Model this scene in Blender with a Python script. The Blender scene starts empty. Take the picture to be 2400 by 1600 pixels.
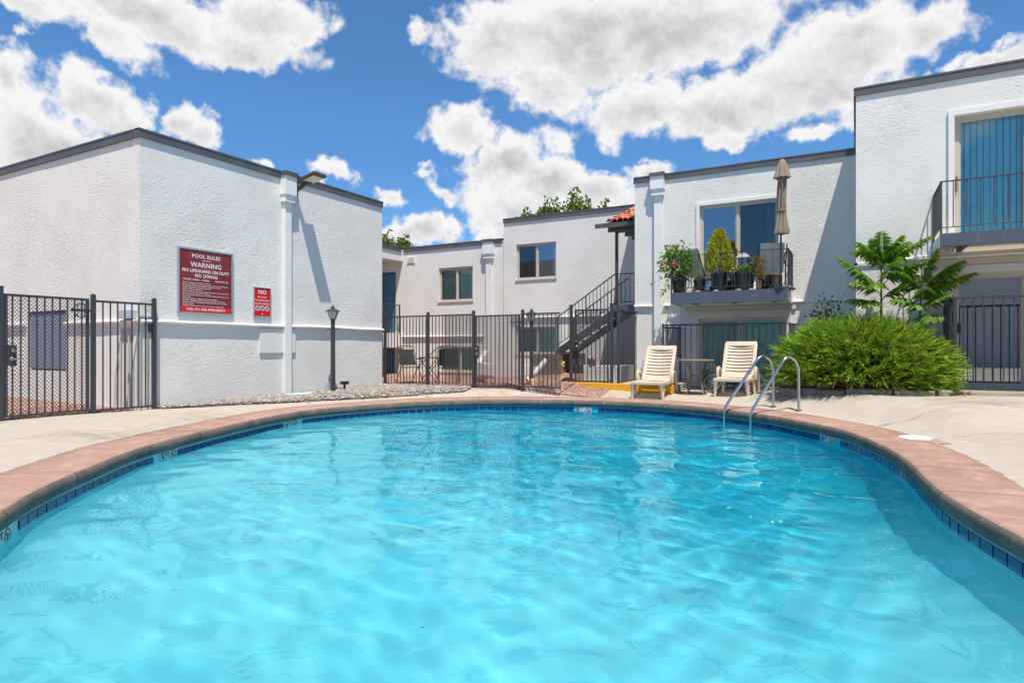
import bpy, math, random
import numpy as np
from mathutils import Vector, Matrix, noise

random.seed(11)
rng = np.random.default_rng(11)
SC = bpy.context.scene
COL = SC.collection
YAW = math.radians(28.9)
R_ = math.radians

# ------------------------------------------------------------------ camera
cd = bpy.data.cameras.new('camera')
cam = bpy.data.objects.new('camera', cd)
COL.objects.link(cam)
cam.location = (0, 0, 1.05)
cam.rotation_euler = (R_(90), 0, YAW)
cd.sensor_width = 36
cd.lens = 21.9
cd.shift_y = 0.005
cd.clip_end = 4000
SC.camera = cam

# ------------------------------------------------------------------ sun, exposure
SUN = Vector((0.262, -0.31, 1.0)).normalized()
ld = bpy.data.lights.new('sun', 'SUN')
sun = bpy.data.objects.new('sun', ld)
COL.objects.link(sun)
ld.energy = 3.9
ld.angle = R_(0.53)
ld.color = (1.0, 0.94, 0.84)
sun.rotation_euler = SUN.to_track_quat('Z', 'Y').to_euler()
sun.location = (0, -10, 30)
ld.cycles.is_caustics_light = True
SC.view_settings.view_transform = 'Standard'
SC.view_settings.look = 'None'
SC.view_settings.exposure = 0.74
SC.view_settings.gamma = 1
SC.view_settings.use_curve_mapping = False
SC.cycles.use_denoising = True
SC.cycles.max_bounces = 10
SC.cycles.transmission_bounces = 8
SC.cycles.transparent_max_bounces = 24
SC.cycles.sample_clamp_indirect = 6

# ------------------------------------------------------------------ world: daylight sky with cumulus
world = bpy.data.worlds.new('World')
SC.world = world
world.use_nodes = True
NT = world.node_tree
NT.nodes.clear()


class G:
    """small helper to write node maths as expressions"""
    def __init__(self, nt):
        self.nt = nt

    def n(self, t, **kw):
        nd = self.nt.nodes.new(t)
        for k, v in kw.items():
            setattr(nd, k, v)
        return nd

    def put(self, sock, v):
        if v is None:
            return
        if isinstance(v, bpy.types.NodeSocket):
            self.nt.links.new(v, sock)
        else:
            sock.default_value = v

    def m(self, op, a, b=None, c=None, clamp=False):
        nd = self.n('ShaderNodeMath', operation=op, use_clamp=clamp)
        self.put(nd.inputs[0], a)
        self.put(nd.inputs[1], b)
        self.put(nd.inputs[2], c)
        return nd.outputs[0]

    def v(self, op, a, b=None, s=None):
        nd = self.n('ShaderNodeVectorMath', operation=op)
        self.put(nd.inputs[0], a)
        self.put(nd.inputs[1], b)
        if s is not None:
            self.put(nd.inputs['Scale'], s)
        return nd.outputs['Value'] if op in ('LENGTH', 'DOT_PRODUCT', 'DISTANCE') else nd.outputs['Vector']

    def noise(self, vec, scale, detail=4, rough=.5, dist=0, lac=2.0, color=False):
        nd = self.n('ShaderNodeTexNoise')
        self.put(nd.inputs['Vector'], vec)
        nd.inputs['Scale'].default_value = scale
        nd.inputs['Detail'].default_value = detail
        nd.inputs['Roughness'].default_value = rough
        nd.inputs['Lacunarity'].default_value = lac
        nd.inputs['Distortion'].default_value = dist
        return nd.outputs['Color'] if color else nd.outputs['Fac']

    def ss(self, x, a, b):
        nd = self.n('ShaderNodeMapRange', interpolation_type='SMOOTHSTEP')
        self.put(nd.inputs[0], x)
        self.put(nd.inputs[1], a)
        self.put(nd.inputs[2], b)
        return nd.outputs[0]

    def mix(self, f, a, b, blend='MIX'):
        nd = self.n('ShaderNodeMix', data_type='RGBA', blend_type=blend)
        self.put(nd.inputs[0], f)
        self.put(nd.inputs[6], a)
        self.put(nd.inputs[7], b)
        return nd.outputs[2]

    def ramp(self, f, stops):
        nd = self.n('ShaderNodeValToRGB')
        self.put(nd.inputs[0], f)
        cr = nd.color_ramp
        while len(cr.elements) < len(stops):
            cr.elements.new(.5)
        for e, (p, c) in zip(cr.elements, stops):
            e.position = p
            e.color = (*c, 1)
        return nd.outputs[0]


# cumulus heaps: (compass azimuth, elevation, half width, half height, tilt) in degrees, thickness
CLOUDS = [
    (-59.69, 24.99, 12.45, 2.63, -6, 1.0), (-53.87, 24.15, 8.06, 1.84, -4, 1.0), (-50.23, 26.08, 5.11, 2.8, 8, 1.0), (-61.95, 22.79, 4.14, 1.68, -22, 0.8),
    (-66.88, 23.67, 3.9, 1.3, -12, 0.7), (-67.61, 15.3, 3.58, 4.27, 0, 1.0), (-67.85, 18.61, 1.66, 2.19, 0, 0.8), (-62.91, 17.85, 3.37, 2.51, -10, 1.0),
    (-60.83, 17.18, 2.12, 2.28, -15, 0.9), (-65.64, 13.93, 4.79, 3.26, 0, 1.0), (-67.25, 21.52, 0.68, 0.48, 0, 0.4), (-56.71, 17.39, 1.78, 1.96, 0, 0.8),
    (-54.99, 16.68, 1.96, 1.55, -30, 0.8), (-45.02, 15.17, 1.81, 1.05, 0, 0.7), (-40.7, 13.64, 1.43, 0.94, -20, 0.6), (-36.7, 15.69, 1.16, 0.65, 0, 0.5),
    (-35.54, 14.2, 2.32, 0.95, -20, 0.55), (-34.57, 13.05, 1.32, 0.67, 0, 0.4), (-50.74, 15.36, 0.95, 0.47, 0, 0.5), (-37.28, 10.63, 3.26, 1.8, 0, 0.95),
    (-39.76, 10.18, 1.89, 1.49, 0, 0.8), (-34.96, 10.31, 1.36, 1.44, 0, 0.7), (-18.04, 26.52, 15.9, 4.32, 0, 1.3), (-30.86, 25.67, 5.1, 3.82, 0, 1.0),
    (-26.16, 22.55, 5.87, 2.84, -6, 0.9), (-17.67, 20.85, 6.04, 3.03, 0, 1.0), (-10.0, 19.68, 7.02, 2.8, -6, 1.1), (-2.33, 21.77, 8.16, 3.94, 10, 1.2),
    (4.7, 22.94, 3.54, 2.36, 15, 0.9), (-37.09, 26.86, 1.31, 1.05, 0, 0.5), (-10.0, 17.35, 2.46, 1.15, 0, 0.7), (1.31, 18.55, 4.1, 1.52, 8, 0.8),
    (-24.98, 18.23, 2.73, 1.41, -30, 0.55), (-20.33, 18.25, 1.73, 0.98, -35, 0.4), (-3.28, 16.9, 2.87, 0.91, 10, 0.6), (-33.79, 19.09, 3.31, 2.17, -15, 1.0),
    (-29.29, 16.66, 3.73, 2.88, -10, 1.0), (-25.37, 14.82, 5.08, 2.75, -12, 1.0), (-28.9, 12.81, 5.49, 3.36, -15, 1.0), (-21.1, 13.62, 4.24, 2.28, 0, 1.0),
    (-16.72, 15.42, 2.06, 1.21, 0, 0.8), (-23.42, 11.26, 8.55, 2.63, 0, 1.0), (8.84, 20.06, 2.58, 0.93, 12, 0.8), (6.56, 19.99, 1.3, 0.62, 10, 0.5),
    (-30.86, 9.79, 2.35, 1.52, 0, 0.6)
]


def build_world():
    g = G(NT)
    tc = g.n('ShaderNodeTexCoord')
    d = tc.outputs['Generated']
    sep = g.n('ShaderNodeSeparateXYZ')
    g.put(sep.inputs[0], d)
    x, y, z = sep.outputs
    az = g.m('MULTIPLY', g.m('ARCTAN2', x, y), 180 / math.pi)
    el = g.m('MULTIPLY', g.m('ARCSINE', z), 180 / math.pi)
    cmb = g.n('ShaderNodeCombineXYZ')
    g.put(cmb.inputs[0], az)
    g.put(cmb.inputs[1], el)
    # ragged outlines: the look-up position is pushed about by turbulence at two sizes
    w1 = g.v('SUBTRACT', g.noise(d, 9, 3, .55, color=True), (.5, .5, .5))
    w2 = g.v('SUBTRACT', g.noise(d, 42, 5, .62, color=True), (.5, .5, .5))
    p = g.v('ADD', cmb.outputs[0], g.v('MULTIPLY', w1, (5.5, 3.8, 0)))
    p = g.v('ADD', p, g.v('MULTIPLY', w2, (2.4, 2.0, 0)))
    acc, ws, wy = None, None, None
    for (a, e, rx, ry, t, k) in CLOUDS:
        mp = g.n('ShaderNodeMapping', vector_type='TEXTURE')
        g.put(mp.inputs['Vector'], p)
        mp.inputs['Location'].default_value = (a, e, 0)
        mp.inputs['Rotation'].default_value = (0, 0, R_(t))
        mp.inputs['Scale'].default_value = (rx * 1.03, ry * 1.03, 1)
        r = g.v('LENGTH', mp.outputs[0])
        b = g.m('MULTIPLY_ADD', r, -k, k)
        acc = b if acc is None else g.m('SMOOTH_MAX', acc, b, .25)
        # height within each heap: tops catch the sun, bases stay grey
        w = g.m('MAXIMUM', b, 0.0)
        w = g.m('MULTIPLY', w, w)
        y1 = g.v('DOT_PRODUCT', mp.outputs[0], (0, 1, 0))
        ws = w if ws is None else g.m('ADD', ws, w)
        wy = g.m('MULTIPLY', w, y1) if wy is None else g.m('MULTIPLY_ADD', w, y1, wy)
    lobe = g.m('DIVIDE', wy, g.m('ADD', ws, .02))
    # the same weather everywhere else in the sky
    wide = g.m('SUBTRACT', g.noise(g.v('MULTIPLY', d, (1, 1, 2.2)), 3.1, 6, .55, .4), .57)
    wide = g.m('MULTIPLY', wide, 5.0)
    out = g.m('MAXIMUM', g.ss(g.m('ABSOLUTE', g.m('ADD', az, 28.9)), 43, 56), g.ss(el, 29, 38))
    base = g.m('ADD', g.m('MULTIPLY', acc, g.m('SUBTRACT', 1.0, out)), g.m('MULTIPLY', wide, out))
    base = g.m('MAXIMUM', base, -1.0)
    f1 = g.noise(d, 34, 9, .58, .15)
    dens = g.m('ADD', base, g.m('MULTIPLY', g.m('SUBTRACT', f1, .5), 1.0))
    alpha = g.ss(dens, -.02, .36)
    # billows: light from above, compared at two sizes
    up = g.v('ADD', d, (.0, .0, .022))
    up2 = g.v('ADD', d, (.0, .0, .007))
    n1, n2 = g.noise(d, 15, 3, .45), g.noise(up, 15, 3, .45)
    m1, m2 = g.noise(d, 46, 4, .5), g.noise(up2, 46, 4, .5)
    relief = g.m('MULTIPLY_ADD', g.m('SUBTRACT', m1, m2), .55, g.m('MULTIPLY', g.m('SUBTRACT', n1, n2), 1.15))
    thick = g.ss(base, .25, 1.0)
    lit = g.m('MULTIPLY_ADD', lobe, .30, .86)
    lit = g.m('ADD', lit, relief)
    lit = g.m('SUBTRACT', lit, g.m('MULTIPLY', thick, .37))
    lit = g.m('ADD', lit, g.m('MULTIPLY', g.m('SUBTRACT', 1.0, g.ss(dens, .15, .6)), .16))
    lit = g.m('MINIMUM', g.m('MAXIMUM', lit, 0), 1)
    ccol = g.ramp(lit, [(0.0, (.52, .505, .53)), (.35, (.67, .65, .675)), (.65, (.86, .85, .865)), (.92, (1.0, .995, 1.0))])
    sky = g.n('ShaderNodeTexSky', sky_type='NISHITA')
    sky.sun_disc = False
    sky.sun_elevation = math.asin(SUN.z)
    sky.sun_rotation = math.atan2(SUN.x, SUN.y)
    sky.air_density = .75
    sky.dust_density = .05
    sky.ozone_density = 1.6
    hs = g.n('ShaderNodeHueSaturation')
    hs.inputs['Saturation'].default_value = 1.19
    g.put(hs.inputs['Color'], sky.outputs[0])
    b1 = g.n('ShaderNodeBackground')
    dim = g.ramp(g.m('DIVIDE', el, 90.0), [(0.0, (.42, .56, .66)), (.09, (.54, .68, .77)), (.22, (.75, .90, .94)), (.45, (.92, .98, .98))])
    g.put(b1.inputs[0], g.mix(1.0, hs.outputs[0], dim, 'MULTIPLY'))
    b1.inputs[1].default_value = .118
    b2 = g.n('ShaderNodeBackground')
    g.put(b2.inputs[0], ccol)
    b2.inputs[1].default_value = .56
    above = g.ss(z, .0, .04)
    mx = g.n('ShaderNodeMixShader')
    g.put(mx.inputs[0], g.m('MULTIPLY', alpha, above))
    g.nt.links.new(b1.outputs[0], mx.inputs[1])
    g.nt.links.new(b2.outputs[0], mx.inputs[2])
    o = g.n('ShaderNodeOutputWorld')
    g.nt.links.new(mx.outputs[0], o.inputs[0])


build_world()

# ------------------------------------------------------------------ materials
MATS = {}


def mat(name, col, rough=.75, metal=0.0, spec=.5, var=None, bump=None, island=None, stretch=(1, 1, 1)):
    """var = (scale, other colour, sharp a, sharp b[, detail]); bump = (scale, strength, distance); island = amount of random value per piece"""
    if name in MATS:
        return MATS[name]
    m = bpy.data.materials.new(name)
    m.use_nodes = True
    g = G(m.node_tree)
    b = m.node_tree.nodes['Principled BSDF']
    b.inputs['Roughness'].default_value = rough
    b.inputs['Metallic'].default_value = metal
    b.inputs['Specular IOR Level'].default_value = spec
    b.inputs['Base Color'].default_value = (*col, 1)
    pos = None
    if var or bump:
        geo = g.n('ShaderNodeNewGeometry')
        pos = geo.outputs['Position']
        if stretch != (1, 1, 1):
            pos = g.v('MULTIPLY', pos, stretch)
    c = (*col, 1)
    if var:
        for (sc, oc, a, e) in (var if isinstance(var, list) else [var]):
            f = g.ss(g.noise(pos, sc, 5, .6), a, e)
            c = g.mix(f, c, (*oc, 1))
    if island:
        geo2 = g.n('ShaderNodeNewGeometry')
        hsv = g.n('ShaderNodeHueSaturation')
        r = geo2.outputs['Random Per Island']
        g.put(hsv.inputs['Value'], g.m('MULTIPLY_ADD', r, island, 1 - island * .5))
        g.put(hsv.inputs['Hue'], g.m('MULTIPLY_ADD', g.m('FRACT', g.m('MULTIPLY', r, 7.3)), .03, .485))
        g.put(hsv.inputs['Color'], c)
        c = hsv.outputs[0]
    if not isinstance(c, tuple):
        g.put(b.inputs['Base Color'], c)
    if bump:
        h = None
        for (sc, st) in (bump[0] if isinstance(bump[0], list) else [(bump[0], 1)]):
            k = g.m('MULTIPLY', g.noise(pos, sc, 5, .55, .6), st)
            h = k if h is None else g.m('ADD', h, k)
        bn = g.n('ShaderNodeBump')
        bn.inputs['Strength'].default_value = bump[1]
        bn.inputs['Distance'].default_value = bump[2]
        g.put(bn.inputs['Height'], h)
        g.put(b.inputs['Normal'], bn.outputs[0])
    MATS[name] = m
    return m


def leaf_mat(name, c1, c2, trans=.35, rough=.5, spec=.3):
    """leaves: a colour of its own for every leaf between two greens, some light passing through"""
    if name in MATS:
        return MATS[name]
    m = bpy.data.materials.new(name)
    m.use_nodes = True
    nt = m.node_tree
    g = G(nt)
    b = nt.nodes['Principled BSDF']
    o = nt.nodes['Material Output']
    geo = g.n('ShaderNodeNewGeometry')
    c = g.mix(geo.outputs['Random Per Island'], (*c1, 1), (*c2, 1))
    g.put(b.inputs['Base Color'], c)
    b.inputs['Roughness'].default_value = rough
    b.inputs['Specular IOR Level'].default_value = spec
    tr = g.n('ShaderNodeBsdfTranslucent')
    g.put(tr.inputs[0], g.mix(.5, c, (c2[0] * 1.3, c2[1] * 1.3, c2[2] * .6, 1)))
    mx = g.n('ShaderNodeMixShader')
    mx.inputs[0].default_value = trans
    nt.links.new(b.outputs[0], mx.inputs[1])
    nt.links.new(tr.outputs[0], mx.inputs[2])
    nt.links.new(mx.outputs[0], o.inputs[0])
    MATS[name] = m
    return m


def glass_mat(name, tint, refl=.12):
    if name in MATS:
        return MATS[name]
    m = bpy.data.materials.new(name)
    m.use_nodes = True
    nt = m.node_tree
    g = G(nt)
    nt.nodes.remove(nt.nodes['Principled BSDF'])
    o = nt.nodes['Material Output']
    t = g.n('ShaderNodeBsdfTransparent')
    t.inputs[0].default_value = (*tint, 1)
    gl = g.n('ShaderNodeBsdfGlossy')
    gl.inputs['Color'].default_value = (.95, .97, 1, 1)
    gl.inputs['Roughness'].default_value = .0
    fr = g.n('ShaderNodeFresnel')
    fr.inputs[0].default_value = 1.5
    mx = g.n('ShaderNodeMixShader')
    g.put(mx.inputs[0], g.m('ADD', fr.outputs[0], refl, clamp=True))
    nt.links.new(t.outputs[0], mx.inputs[1])
    nt.links.new(gl.outputs[0], mx.inputs[2])
    nt.links.new(mx.outputs[0], o.inputs[0])
    MATS[name] = m
    return m


def stucco_mat():
    m = bpy.data.materials.new('white_stucco')
    m.use_nodes = True
    g = G(m.node_tree)
    b = m.node_tree.nodes['Principled BSDF']
    geo = g.n('ShaderNodeNewGeometry')
    pos = geo.outputs['Position']
    f = g.ss(g.noise(pos, .9, 5, .6), .35, .75)
    c = g.mix(f, (.74, .708, .66, 1), (.665, .635, .59, 1))
    f2 = g.ss(g.noise(g.v('MULTIPLY', pos, (7, 7, .8)), 1.0, 4, .6), .56, .8)
    c = g.mix(g.m('MULTIPLY', f2, .42), c, (.62, .60, .57, 1))
    g.put(b.inputs['Base Color'], c)
    b.inputs['Roughness'].default_value = .85
    b.inputs['Specular IOR Level'].default_value = .25
    warp = g.v('ADD', pos, g.v('SCALE', g.noise(pos, 2.3, 3, .5, color=True), s=.30))
    q = g.v('MULTIPLY', warp, (1, 1, 2.5))
    n1 = g.noise(q, 15, 5, .62, .3)
    ridge = g.m('SUBTRACT', 1.0, g.m('ABSOLUTE', g.m('MULTIPLY', g.m('SUBTRACT', n1, .5), 4.5)), clamp=True)
    n2 = g.noise(pos, 60, 3, .6)
    n3 = g.noise(pos, 1.6, 3, .5)
    h = g.m('ADD', g.m('MULTIPLY', ridge, .32), g.m('MULTIPLY', n1, 1.7))
    h = g.m('ADD', h, g.m('MULTIPLY', n2, .22))
    h = g.m('ADD', h, g.m('MULTIPLY', n3, 2.2))
    bn = g.n('ShaderNodeBump')
    g.put(bn.inputs['Strength'], g.m('MULTIPLY_ADD', g.ss(g.noise(pos, .55, 3, .5), .35, .7), .34, .20))
    bn.inputs['Distance'].default_value = .016
    g.put(bn.inputs['Height'], h)
    g.put(b.inputs['Normal'], bn.outputs[0])
    MATS['white_stucco'] = m
    return m


STUCCO = stucco_mat()
TRIM = mat('white_trim_paint', (.74, .73, .70), .55, var=(3.0, (.62, .58, .50), .55, .85), bump=(25, .2, .004))
CREAM = mat('cream_plaster', (.60, .54, .45), .8, var=(1.5, (.50, .44, .36), .4, .8), bump=(30, .2, .004))
SMOOTH = mat('smooth_grey_plaster', (.62, .60, .57), .8, var=(1.2, (.48, .47, .45), .4, .8), bump=(40, .15, .003))
FASCIA = mat('charcoal_fascia', (.085, .085, .09), .5, var=(2, (.11, .105, .105), .4, .7))
IRON = mat('charcoal_iron', (.043, .042, .047), .45, var=(14, (.07, .065, .065), .55, .8))
SLATE = mat('slate_painted_steel', (.072, .085, .115), .5, var=(5, (.115, .13, .16), .5, .85), stretch=(3, 3, .4))
FRAME = mat('tan_window_frame', (.50, .44, .36), .5)
ALU = mat('grey_aluminium', (.50, .52, .56), .4, .6)
DARK = mat('dark_interior', (.05, .05, .05), .9)
GLASS_T = glass_mat('teal_glass', (.80, .93, .89), .03)
GLASS_B = glass_mat('blue_glass', (.56, .68, .75), .20)
GLASS_S = glass_mat('screened_glass', (.50, .54, .56), .05)
GLASS_C = glass_mat('clear_blue_glass', (.78, .93, .96), .01)
BLIND = mat('pale_blind', (.66, .86, .78), .7)
BLINDB = mat('pale_blue_blind', (.62, .86, .90), .7)
BLINDN = mat('slate_blue_blind', (.16, .19, .28), .7)
BLINDG = mat('grey_blind', (.46, .49, .47), .7)
DOORM = mat('blue_door_paint', (.055, .17, .28), .45)
STEEL = mat('stainless_steel', (.62, .61, .60), .17, 1.0, var=(8, (.50, .47, .44), .4, .8))
PLAST = mat('cream_plastic', (.57, .48, .365), .38, var=(5, (.49, .40, .295), .5, .85))
BRONZE = mat('brown_metal', (.20, .145, .105), .45, var=(9, (.26, .20, .15), .4, .7))
BLACKP = mat('black_plastic', (.018, .018, .02), .4)
CLOTH = mat('taupe_canvas', (.25, .195, .145), .85, bump=(60, .15, .003))
SLING = mat('beige_sling', (.62, .56, .50), .8)
MESHF = mat('black_mesh_fabric', (.03, .028, .027), .8)


# ------------------------------------------------------------------ building blocks
def tag(o, label=None, cat=None, group=None, kind=None):
    if label:
        o['label'] = label
    if cat:
        o['category'] = cat
    if group:
        o['group'] = group
    if kind:
        o['kind'] = kind
    return o


def thing(name, label, cat, loc=(0, 0, 0), rotz=0.0, group=None):
    o = bpy.data.objects.new(name, None)
    COL.objects.link(o)
    o.empty_display_size = .1
    o.location = loc
    o.rotation_euler = (0, 0, rotz)
    return tag(o, label, cat, group)


def wloc(o):
    p = Vector((0, 0, 0))
    while o is not None:
        p = p + o.location
        o = o.parent
    return p


class MB:
    """collects shapes and links them as one mesh object"""
    def __init__(self):
        self.v, self.f, self.mi, self.cur = [], [], [], 0

    def add(self, vs, fs):
        k = len(self.v)
        self.v.extend(vs)
        for f in fs:
            self.f.append([i + k for i in f])
            self.mi.append(self.cur)
        return self

    def box(self, x0, x1, y0, y1, z0, z1):
        v = [(x, y, z) for z in (z0, z1) for (x, y) in ((x0, y0), (x1, y0), (x1, y1), (x0, y1))]
        return self.add(v, [(0, 3, 2, 1), (4, 5, 6, 7), (0, 1, 5, 4), (1, 2, 6, 5), (2, 3, 7, 6), (3, 0, 4, 7)])

    def bar(self, p, q, w, h=None, up=(0, 0, 1)):
        p, q = Vector(p), Vector(q)
        h = h or w
        d = (q - p).normalized()
        s = d.cross(Vector(up))
        if s.length < 1e-4:
            s = d.cross(Vector((1, 0, 0)))
        s.normalize()
        u = s.cross(d)
        v = []
        for c in (p, q):
            for a, b in ((-1, -1), (1, -1), (1, 1), (-1, 1)):
                v.append(tuple(c + s * a * w / 2 + u * b * h / 2))
        return self.add(v, [(0, 1, 2, 3), (7, 6, 5, 4), (0, 4, 5, 1), (1, 5, 6, 2), (2, 6, 7, 3), (3, 7, 4, 0)])

    def tube(self, pts, r, n=8):
        pts = [Vector(p) for p in pts]
        N = len(pts)
        rs = r if isinstance(r, (list, tuple)) else [r] * N
        ref = None
        v, f = [], []
        for i, p in enumerate(pts):
            d = (pts[min(i + 1, N - 1)] - pts[max(i - 1, 0)]).normalized()
            if ref is None:
                ref = Vector((0, 0, 1)) if abs(d.z) < .9 else Vector((1, 0, 0))
            s = (ref - d * ref.dot(d)).normalized()
            ref = s
            t = d.cross(s)
            for k in range(n):
                a = 2 * math.pi * k / n
                v.append(tuple(p + (s * math.cos(a) + t * math.sin(a)) * rs[i]))
        for i in range(N - 1):
            for k in range(n):
                f.append((i * n + k, i * n + (k + 1) % n, (i + 1) * n + (k + 1) % n, (i + 1) * n + k))
        f.append(tuple(range(n))[::-1])
        f.append(tuple(range((N - 1) * n, N * n)))
        return self.add(v, f)

    def lathe(self, prof, n=16, c=(0, 0, 0), mod=None, rot=0.0):
        v, f = [], []
        for i, (r, z) in enumerate(prof):
            for k in range(n):
                a = 2 * math.pi * k / n + rot
                rr = r * (mod(a, z) if mod else 1)
                v.append((c[0] + rr * math.cos(a), c[1] + rr * math.sin(a), c[2] + z))
        for i in range(len(prof) - 1):
            for k in range(n):
                f.append((i * n + k, i * n + (k + 1) % n, (i + 1) * n + (k + 1) % n, (i + 1) * n + k))
        f.append(tuple(range(n))[::-1])
        f.append(tuple(range((len(prof) - 1) * n, len(prof) * n)))
        return self.add(v, f)

    def prism(self, poly, z0, z1):
        n = len(poly)
        v = [(x, y, z0) for x, y in poly] + [(x, y, z1) for x, y in poly]
        f = [tuple(range(n))[::-1], tuple(range(n, 2 * n))] + [(i, (i + 1) % n, n + (i + 1) % n, n + i) for i in range(n)]
        return self.add(v, f)

    def build(self, name, m, parent=None, smooth=False, local=False, bevel=0.0):
        me = bpy.data.meshes.new(name)
        if parent is not None:
            org = Vector((0, 0, 0)) if local else wloc(parent)
        else:
            xs = np.array(self.v)
            lo, hi = xs.min(0), xs.max(0)
            org = Vector(((lo[0] + hi[0]) / 2, (lo[1] + hi[1]) / 2, lo[2]))
            if local:
                org = Vector((0, 0, 0))
        me.from_pydata([(a - org.x, b - org.y, c - org.z) for a, b, c in self.v], [], self.f)
        ms = m if isinstance(m, list) else [m]
        for k in ms:
            me.materials.append(k)
        if len(ms) > 1:
            me.polygons.foreach_set('material_index', self.mi)
        if smooth:
            me.polygons.foreach_set('use_smooth', [True] * len(me.polygons))
            if smooth != 'all':
                me.set_sharp_from_angle(angle=R_(smooth if smooth > 1 else 40))
        o = bpy.data.objects.new(name, me)
        COL.objects.link(o)
        if parent is not None:
            o.parent = parent
        else:
            o.location = org
        if bevel:
            md = o.modifiers.new('bevel', 'BEVEL')
            md.width = bevel
            md.segments = 2
            md.limit_method = 'ANGLE'
        return o


CUBES = {}


def pbox(name, m, parent, x0, x1, y0, y1, z0, z1, local=False, rot=0.0, parent_world=None):
    """a box piece that shares one unit cube per material"""
    if m.name not in CUBES:
        b = MB().box(-.5, .5, -.5, .5, -.5, .5)
        me = bpy.data.meshes.new('box_' + m.name)
        me.from_pydata(b.v, [], b.f)
        me.materials.append(m)
        CUBES[m.name] = me
    o = bpy.data.objects.new(name, CUBES[m.name])
    COL.objects.link(o)
    org = Vector((0, 0, 0)) if (local or parent is None) else wloc(parent)
    o.parent = parent
    o.location = Vector(((x0 + x1) / 2, (y0 + y1) / 2, (z0 + z1) / 2)) - org
    o.scale = (abs(x1 - x0), abs(y1 - y0), abs(z1 - z0))
    o.rotation_euler = (0, 0, rot)
    return o


def np_mesh(name, V, F, m, parent=None, smooth=False, org=None, mi=None):
    V = np.asarray(V, dtype=np.float64)
    F = np.asarray(F, dtype=np.int32)
    if parent is not None:
        off = np.array(wloc(parent))
    else:
        off = np.array([(V[:, 0].min() + V[:, 0].max()) / 2, (V[:, 1].min() + V[:, 1].max()) / 2, V[:, 2].min()])
    me = bpy.data.meshes.new(name)
    n, k = F.shape
    me.vertices.add(len(V))
    me.vertices.foreach_set('co', (V - off).ravel())
    me.loops.add(n * k)
    me.loops.foreach_set('vertex_index', F.ravel())
    me.polygons.add(n)
    me.polygons.foreach_set('loop_start', np.arange(0, n * k, k))
    me.polygons.foreach_set('loop_total', np.full(n, k))
    ms = m if isinstance(m, list) else [m]
    for a in ms:
        me.materials.append(a)
    if mi is not None:
        me.polygons.foreach_set('material_index', mi)
    if smooth:
        me.polygons.foreach_set('use_smooth', np.ones(n, dtype=bool))
    me.update()
    me.validate()
    o = bpy.data.objects.new(name, me)
    COL.objects.link(o)
    if parent is not None:
        o.parent = parent
    else:
        o.location = off
    return o


def dup(o, loc=None, rotz=None, label=None, parent=None):
    c = o.copy()
    COL.objects.link(c)
    if parent is not None:
        c.parent = parent
    for ch in list(o.children):
        dup(ch, parent=c)
    if loc is not None:
        c.location = loc
    if rotz is not None:
        c.rotation_euler = (0, 0, rotz)
    if label:
        c['label'] = label
    return c


def text_mesh(name, s, size, m, parent, loc, rot, align='CENTER', depth=.001, xs=1.0, bold=0.0):
    cu = bpy.data.curves.new(name, 'FONT')
    cu.body = s
    cu.size = size
    cu.align_x = align
    cu.align_y = 'CENTER'
    cu.extrude = depth
    cu.offset = bold * .45
    cu.space_character = 1.06
    cu.resolution_u = 2
    t = bpy.data.objects.new(name, cu)
    COL.objects.link(t)
    me = bpy.data.meshes.new_from_object(t)
    bpy.data.objects.remove(t)
    me.name = name
    me.materials.clear()
    me.materials.append(m)
    o = bpy.data.objects.new(name, me)
    COL.objects.link(o)
    o.parent = parent
    o.location = loc
    o.rotation_euler = rot
    o.scale = (xs, 1, 1)
    return o


def smooth01(t):
    t = max(0.0, min(1.0, t))
    return t * t * (3 - 2 * t)


# ------------------------------------------------------------------ pool outline and ground heights
KNOTS = [(-4.80, 1.91), (-5.37, 2.41), (-5.84, 2.95), (-6.43, 3.66), (-6.84, 4.36), (-7.24, 5.22), (-7.64, 6.21), (-7.92, 7.25), (-7.83, 8.15), (-7.22, 9.75),
         (-5.94, 10.91), (-4.32, 11.46), (-2.72, 11.28), (-1.39, 10.457), (-.71, 9.73), (-.15, 8.94), (.16, 8.08), (.37, 7.22), (.46, 6.55), (.51, 5.91), (.57, 5.35),
         (.70, 4.77), (.83, 4.30), (.98, 3.6), (1.0, 2.9), (.85, 2.1), (.35, 1.35), (-.5, .85), (-1.6, .6), (-2.7, .75), (-3.8, 1.2)]


def outline(n):
    K = len(KNOTS)
    pts = []
    for i in range(K):
        p0, p1, p2, p3 = [np.array(KNOTS[(i + j) % K]) for j in (-1, 0, 1, 2)]
        for t in np.linspace(0, 1, 24, endpoint=False):
            pts.append(.5 * ((2 * p1) + (-p0 + p2) * t + (2 * p0 - 5 * p1 + 4 * p2 - p3) * t * t + (-p0 + 3 * p1 - 3 * p2 + p3) * t ** 3))
    P = np.array(pts)
    for _ in range(40):                       # ease out small wobbles
        P = .5 * P + .25 * (np.roll(P, 1, 0) + np.roll(P, -1, 0))
    L = np.linalg.norm(np.roll(P, -1, 0) - P, axis=1)
    s = np.concatenate([[0], np.cumsum(L)])
    tt = np.linspace(0, s[-1], n, endpoint=False)
    Q = np.vstack([P, P[:1]])
    out = np.stack([np.interp(tt, s, Q[:, 0]), np.interp(tt, s, Q[:, 1])], 1)
    return out, s[-1]


NP = 400
POOL, PERIM = outline(NP)
_t = np.roll(POOL, -1, 0) - np.roll(POOL, 1, 0)
_t /= np.linalg.norm(_t, axis=1)[:, None]
NRM = np.stack([-_t[:, 1], _t[:, 0]], 1)
if ((POOL[0] - POOL.mean(0)) * NRM[0]).sum() < 0:
    NRM = -NRM
TAN = _t


def ring(d):
    return POOL + NRM * d


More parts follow.
